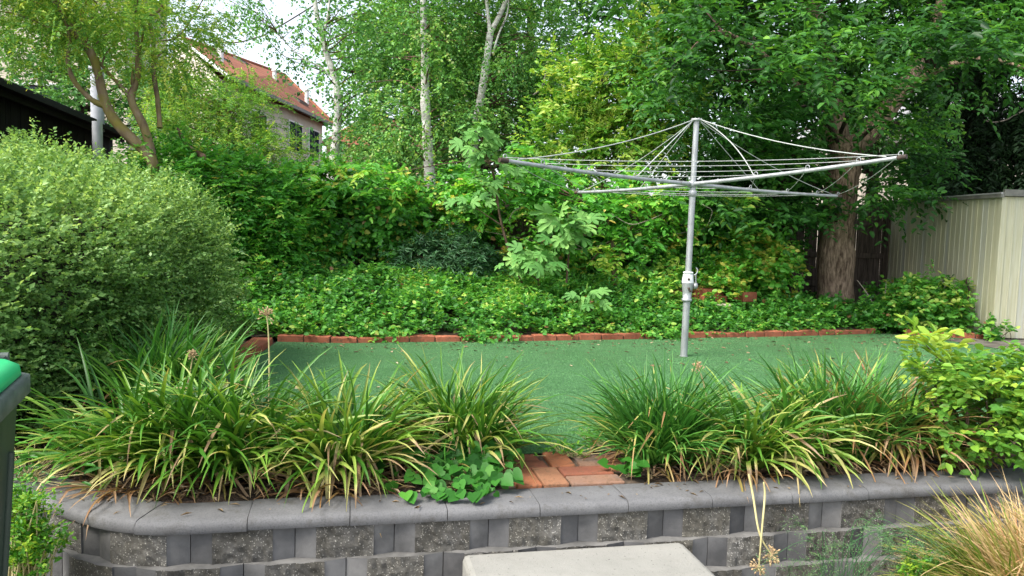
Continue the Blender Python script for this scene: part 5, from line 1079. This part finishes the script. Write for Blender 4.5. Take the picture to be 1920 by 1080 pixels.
low_plant('lime_weed', 'small lime green weed under the right group of clumps', 1505, 880, 60, .026, 'l_euph', 455, .035, .03, .13, 'oval', (.7, .15))
low_plant('lime_weed', 'small dark green weed at the left foot of the yellowing right clump', 1345, 885, 50, .03, 'l_euph', 456, .04, .03, .10, 'oval', (.3, .15))

# spurge between bin and wall, and lime shoots at the foot of the wall
def spurge(label, pts, seed, h=.3, n=26, base=None):
    rng = R(seed); root = thing('spurge_plant', base, label, 'plant'); lv = Leaves(); mb = MB(); C = np.array(pts)
    for c in C: mb.tube(smooth_path([base, (np.array(base) + c) / 2 + rng.normal(size=3) * .02, c], 8), np.linspace(.005, .002, 9), 5, 0, False)
    clumps(lv, rng, C, np.tile(vec(.1, -.4, .9), (len(C), 1)), r=.035, ns=6, nl=9, sl=.05, ll=.020, lw=.011, up=.6, outw=.6, jit=.5, tint=(.5, .16, .15), nup=.7, njit=.6, spread=.8)
    lv.build('leaves', M['l_euph'], root); mb.build('stem', M['dry_stalk'], root)
rng = R(460); b = vec(-1.69, 2.60, LOW)
spurge('lime green spurge between the green bin and the wall corner', [at(58 + rng.normal() * 20, 1012 + rng.normal() * 38, 2.58 + rng.normal() * .05) for _ in range(80)], 461, base=b)
spurge('small lime shoots at the foot of the wall below the hanging stalks', [at(1715 + rng.normal() * 22, 1072 + rng.normal() * 9, 2.85 + rng.normal() * .04) for _ in range(14)], 462, base=vec(1.5, 2.85, LOW))
low_plant('broad_weed', 'low broad leaf weed in the shadow left of the wall corner', 55, 900, 120, .06, 'l_wist', 463, .17, .10, .16, 'oval', (.25, .12), .0)  # clump enlarged to darken the cap end, standing in for hedge shade

# bright sapling at the right edge
rng = R(470); b = gnd(1800, 880); root = thing('bright_sapling', b, 'bushy bright green sapling with toothed leaves at the right edge', 'sapling')
C, O = in_ellipsoids(rng, [E(1815, 760, 3.55, .18, .18, .20), E(1880, 740, 3.6, .22, .2, .18), E(1830, 815, 3.5, .14, .15, .10), E(1900, 815, 3.5, .2, .2, .14), E(1760, 735, 3.6, .12, .1, .09, .012), E(1950, 770, 3.6, .2, .2, .22, .03)], 125, .4)
lv = Leaves(); clumps(lv, rng, C, O, r=.06, ns=4, nl=8, sl=.14, ll=.048, lw=.031, up=.3, outw=.6, jit=.45, droop=.25, tint=(.60, .15, .13), shape='oval', nup=.8, nout=.4, spread=.9)
tip = [at(px, py, 3.6) for px, py in ((1722, 632), (1735, 650), (1748, 660), (1715, 640), (1760, 672), (1730, 672))]
clumps(lv, rng, tip, np.tile(vec(0, -.2, .5), (6, 1)), r=.03, ns=2, nl=6, sl=.13, ll=.08, lw=.036, up=.3, jit=.5, tint=(.86, .08, .07), shape='oval', droop=.2)
lv.build('foliage', M['l_sucker'], root); mb = MB()
st = [smooth_path([b, at(1815, 790, 3.55), at(1798, 720, 3.6), at(1730, 640, 3.6)], 18), smooth_path([b, at(1850, 820, 3.55), at(1880, 720, 3.6)], 12), smooth_path([b, at(1790, 830, 3.5), at(1750, 740, 3.55)], 12)]
for P in st: mb.tube(P, np.linspace(.008, .002, len(P)), 6)
limbs(mb, rng, np.vstack(st), np.full(sum(len(s) for s in st), .006), C[::3], .004, .0015); mb.build('stem', M['twig'], root)

# dry tussock below the wall on the right
rng = R(480); b = at(1935, 1125, 2.75); b[2] = LOW + .12; root = thing('dry_tussock', b, 'straw coloured tussock grass with some green blades at the lower right corner', 'grass clump'); lv = Leaves()
for dx, dy in ((0, 0), (.12, .05), (.22, -.05), (.05, -.1), (.3, .08)):
    strappy(lv, rng, b + vec(dx, dy, 0), 800, L=(.32, .58), w=.0075, spread=.08, lean=(.1, 1.3), curl=.9, tint=(.55, .20), tip=.15)
strappy(lv, rng, b + vec(-.02, .02, 0), 520, L=(.34, .58), w=.007, spread=.08, lean=(.3, 1.4), curl=.9, tint=(.15, .1), tip=.2, azim=(math.pi * .95, .7))
lv.build('leaves', M['l_dry'], root)
# wispy fern in front of the right blocks
rng = R(490); b = vec(*(A0 + u2 * 2.45 + n2 * .25), LOW); root = thing('asparagus_fern', b, 'wispy thin green fern stems in front of the right wall blocks', 'plant'); mb = MB(); lv = Leaves()
for k in range(30):
    ends_ = at(rng.uniform(1450, 1780), rng.uniform(985, 1085), 2.85 + rng.normal() * .05); mid = (b + ends_) / 2 + vec(0, 0, .16) + rng.normal(size=3) * .04
    P = smooth_path([b + rng.normal(size=3) * vec(.08, .03, 0), mid, ends_, ends_ + (ends_ - mid) * .35 - vec(0, 0, .05)], 18); mb.tube(P, np.linspace(.0016, .0005, len(P)), 4, 0, False)
    Q = P[8:]; T = unit(np.gradient(Q, axis=0)); clumps(lv, rng, Q, T + rng.normal(size=Q.shape) * .5, r=.02, ns=2, nl=7, sl=.05, ll=.012, lw=.0016, up=.1, tint=(.5, .1, .15), njit=.8)
lv.build('needles', M['l_fern'], root); mb.build('stem', M['l_fern'], root)

# ================================================================ TURF PILE
M['l_pile'] = leaf('turf_pile', [(0, (.055, .15, .052)), (.5, (.115, .29, .105)), (1, (.20, .42, .18))], .15, .6, .2)
rng = R(495); n = 420000
Y = 3.3 + 5.2 * rng.uniform(0, 1, n) ** 1.7; X = rng.uniform(-2.1, 6.4, n)
kp = (Y > bed_front(X) + .01) & (Y < np.interp(X, [p[0] for p in BACK] + [4.45, 5.25, 6.4], [p[1] for p in BACK] + [8.6, 8.2, 7.75]) - .03) & (X > -1.80 - .075 * (Y - 3.4)) & (X < 6.4)
X, Y = X[kp], Y[kp]; n = len(X); az = rng.uniform(0, 6.28, n); lean = rng.uniform(.2, 1.1, n)
A = np.stack([np.cos(az) * lean, np.sin(az) * lean, np.ones(n)], 1); N = np.stack([-np.sin(az) * .4, -np.ones(n) * .3 + np.cos(az) * .3, np.ones(n) * .5], 1) + rng.normal(size=(n, 3)) * .4
lv = Leaves(); lv.add(np.stack([X, Y, np.full(n, -.002)], 1), A, N, rng.uniform(.005, .010, n), rng.uniform(.003, .0055, n), np.clip(.5 + rng.normal(size=n) * .13 + .14 * np.sin(X * 2.1 + Y * 3.3) * np.sin(Y * 5 - X), 0, 1), 'diamond')
tag(lv.build('turf_pile', M['l_pile']), 'short green pile of the artificial turf', 'grass', kind='stuff')

# ================================================================ LITTER
rng = R(500); lv = Leaves(); n = 300
X = rng.uniform(-1.8, 5.0, n); Y = np.array([back_y(x) for x in X]) - .05 - np.abs(rng.normal(size=n)) * .75 * (.5 + .5 * (X > 1))
P = np.stack([X, Y, np.full(n, .006)], 1); az = rng.uniform(0, 6.28, n); A = np.stack([np.cos(az), np.sin(az), rng.normal(size=n) * .15], 1)
s_ = rng.uniform(.012, .05, n); lv.add(P, A, vec(0, 0, 1) + rng.normal(size=(n, 3)) * .25, s_, s_ * .55, rng.uniform(0, .8, n) ** 1.6, 'oval')
n = 60; P = np.array([[rng.uniform(-1.5, 4), rng.uniform(4.5, 7), .006] for _ in range(n)]); az = rng.uniform(0, 6.28, n); A = np.stack([np.cos(az), np.sin(az), rng.normal(size=n) * .15], 1); s_ = rng.uniform(.012, .04, n)
P = P[P[:, 1] < np.array([back_y(x) for x in P[:, 0]]) - .1]; n = len(P); lv.add(P, A[:n], vec(0, 0, 1) + rng.normal(size=(n, 3)) * .25, s_[:n], s_[:n] * .55, rng.uniform(0, 1, n), 'oval')
# dead leaves on the soil under the clumps
n = 1500; a = rng.uniform(-1.6, 4.2, n); o_ = -rng.uniform(.19, .62, n); P = np.array([wall_pt(x, y, .004) for x, y in zip(a, o_)]); P[:, 2] += rng.uniform(0, .02, n); az = rng.uniform(0, 6.28, n); A = np.stack([np.cos(az), np.sin(az), rng.normal(size=n) * .2], 1)
n2_ = 90; a2 = rng.uniform(-1.2, 4, n2_); P2 = np.array([wall_pt(x, -rng.uniform(.02, .17), .006) for x in a2]); z2 = rng.uniform(0, 6.28, n2_)
lv.add(P2, np.stack([np.cos(z2), np.sin(z2), rng.normal(size=n2_) * .1], 1), vec(0, 0, 1) + rng.normal(size=(n2_, 3)) * .2, rng.uniform(.008, .05, n2_), rng.uniform(.003, .009, n2_), rng.uniform(0, .6, n2_), 'diamond')
kp = ~((a > 1.18) & (a < 1.85)); n = kp.sum(); lv.add(P[kp], A[kp], vec(0, 0, 1) + rng.normal(size=(n, 3)) * .3, rng.uniform(.02, .09, n), rng.uniform(.006, .014, n), rng.uniform(0, .8, n), 'diamond')
tag(lv.build('fallen_leaves', M['l_litter']), 'scattered dry leaves lying on the turf and in the bed', 'leaves', kind='stuff')
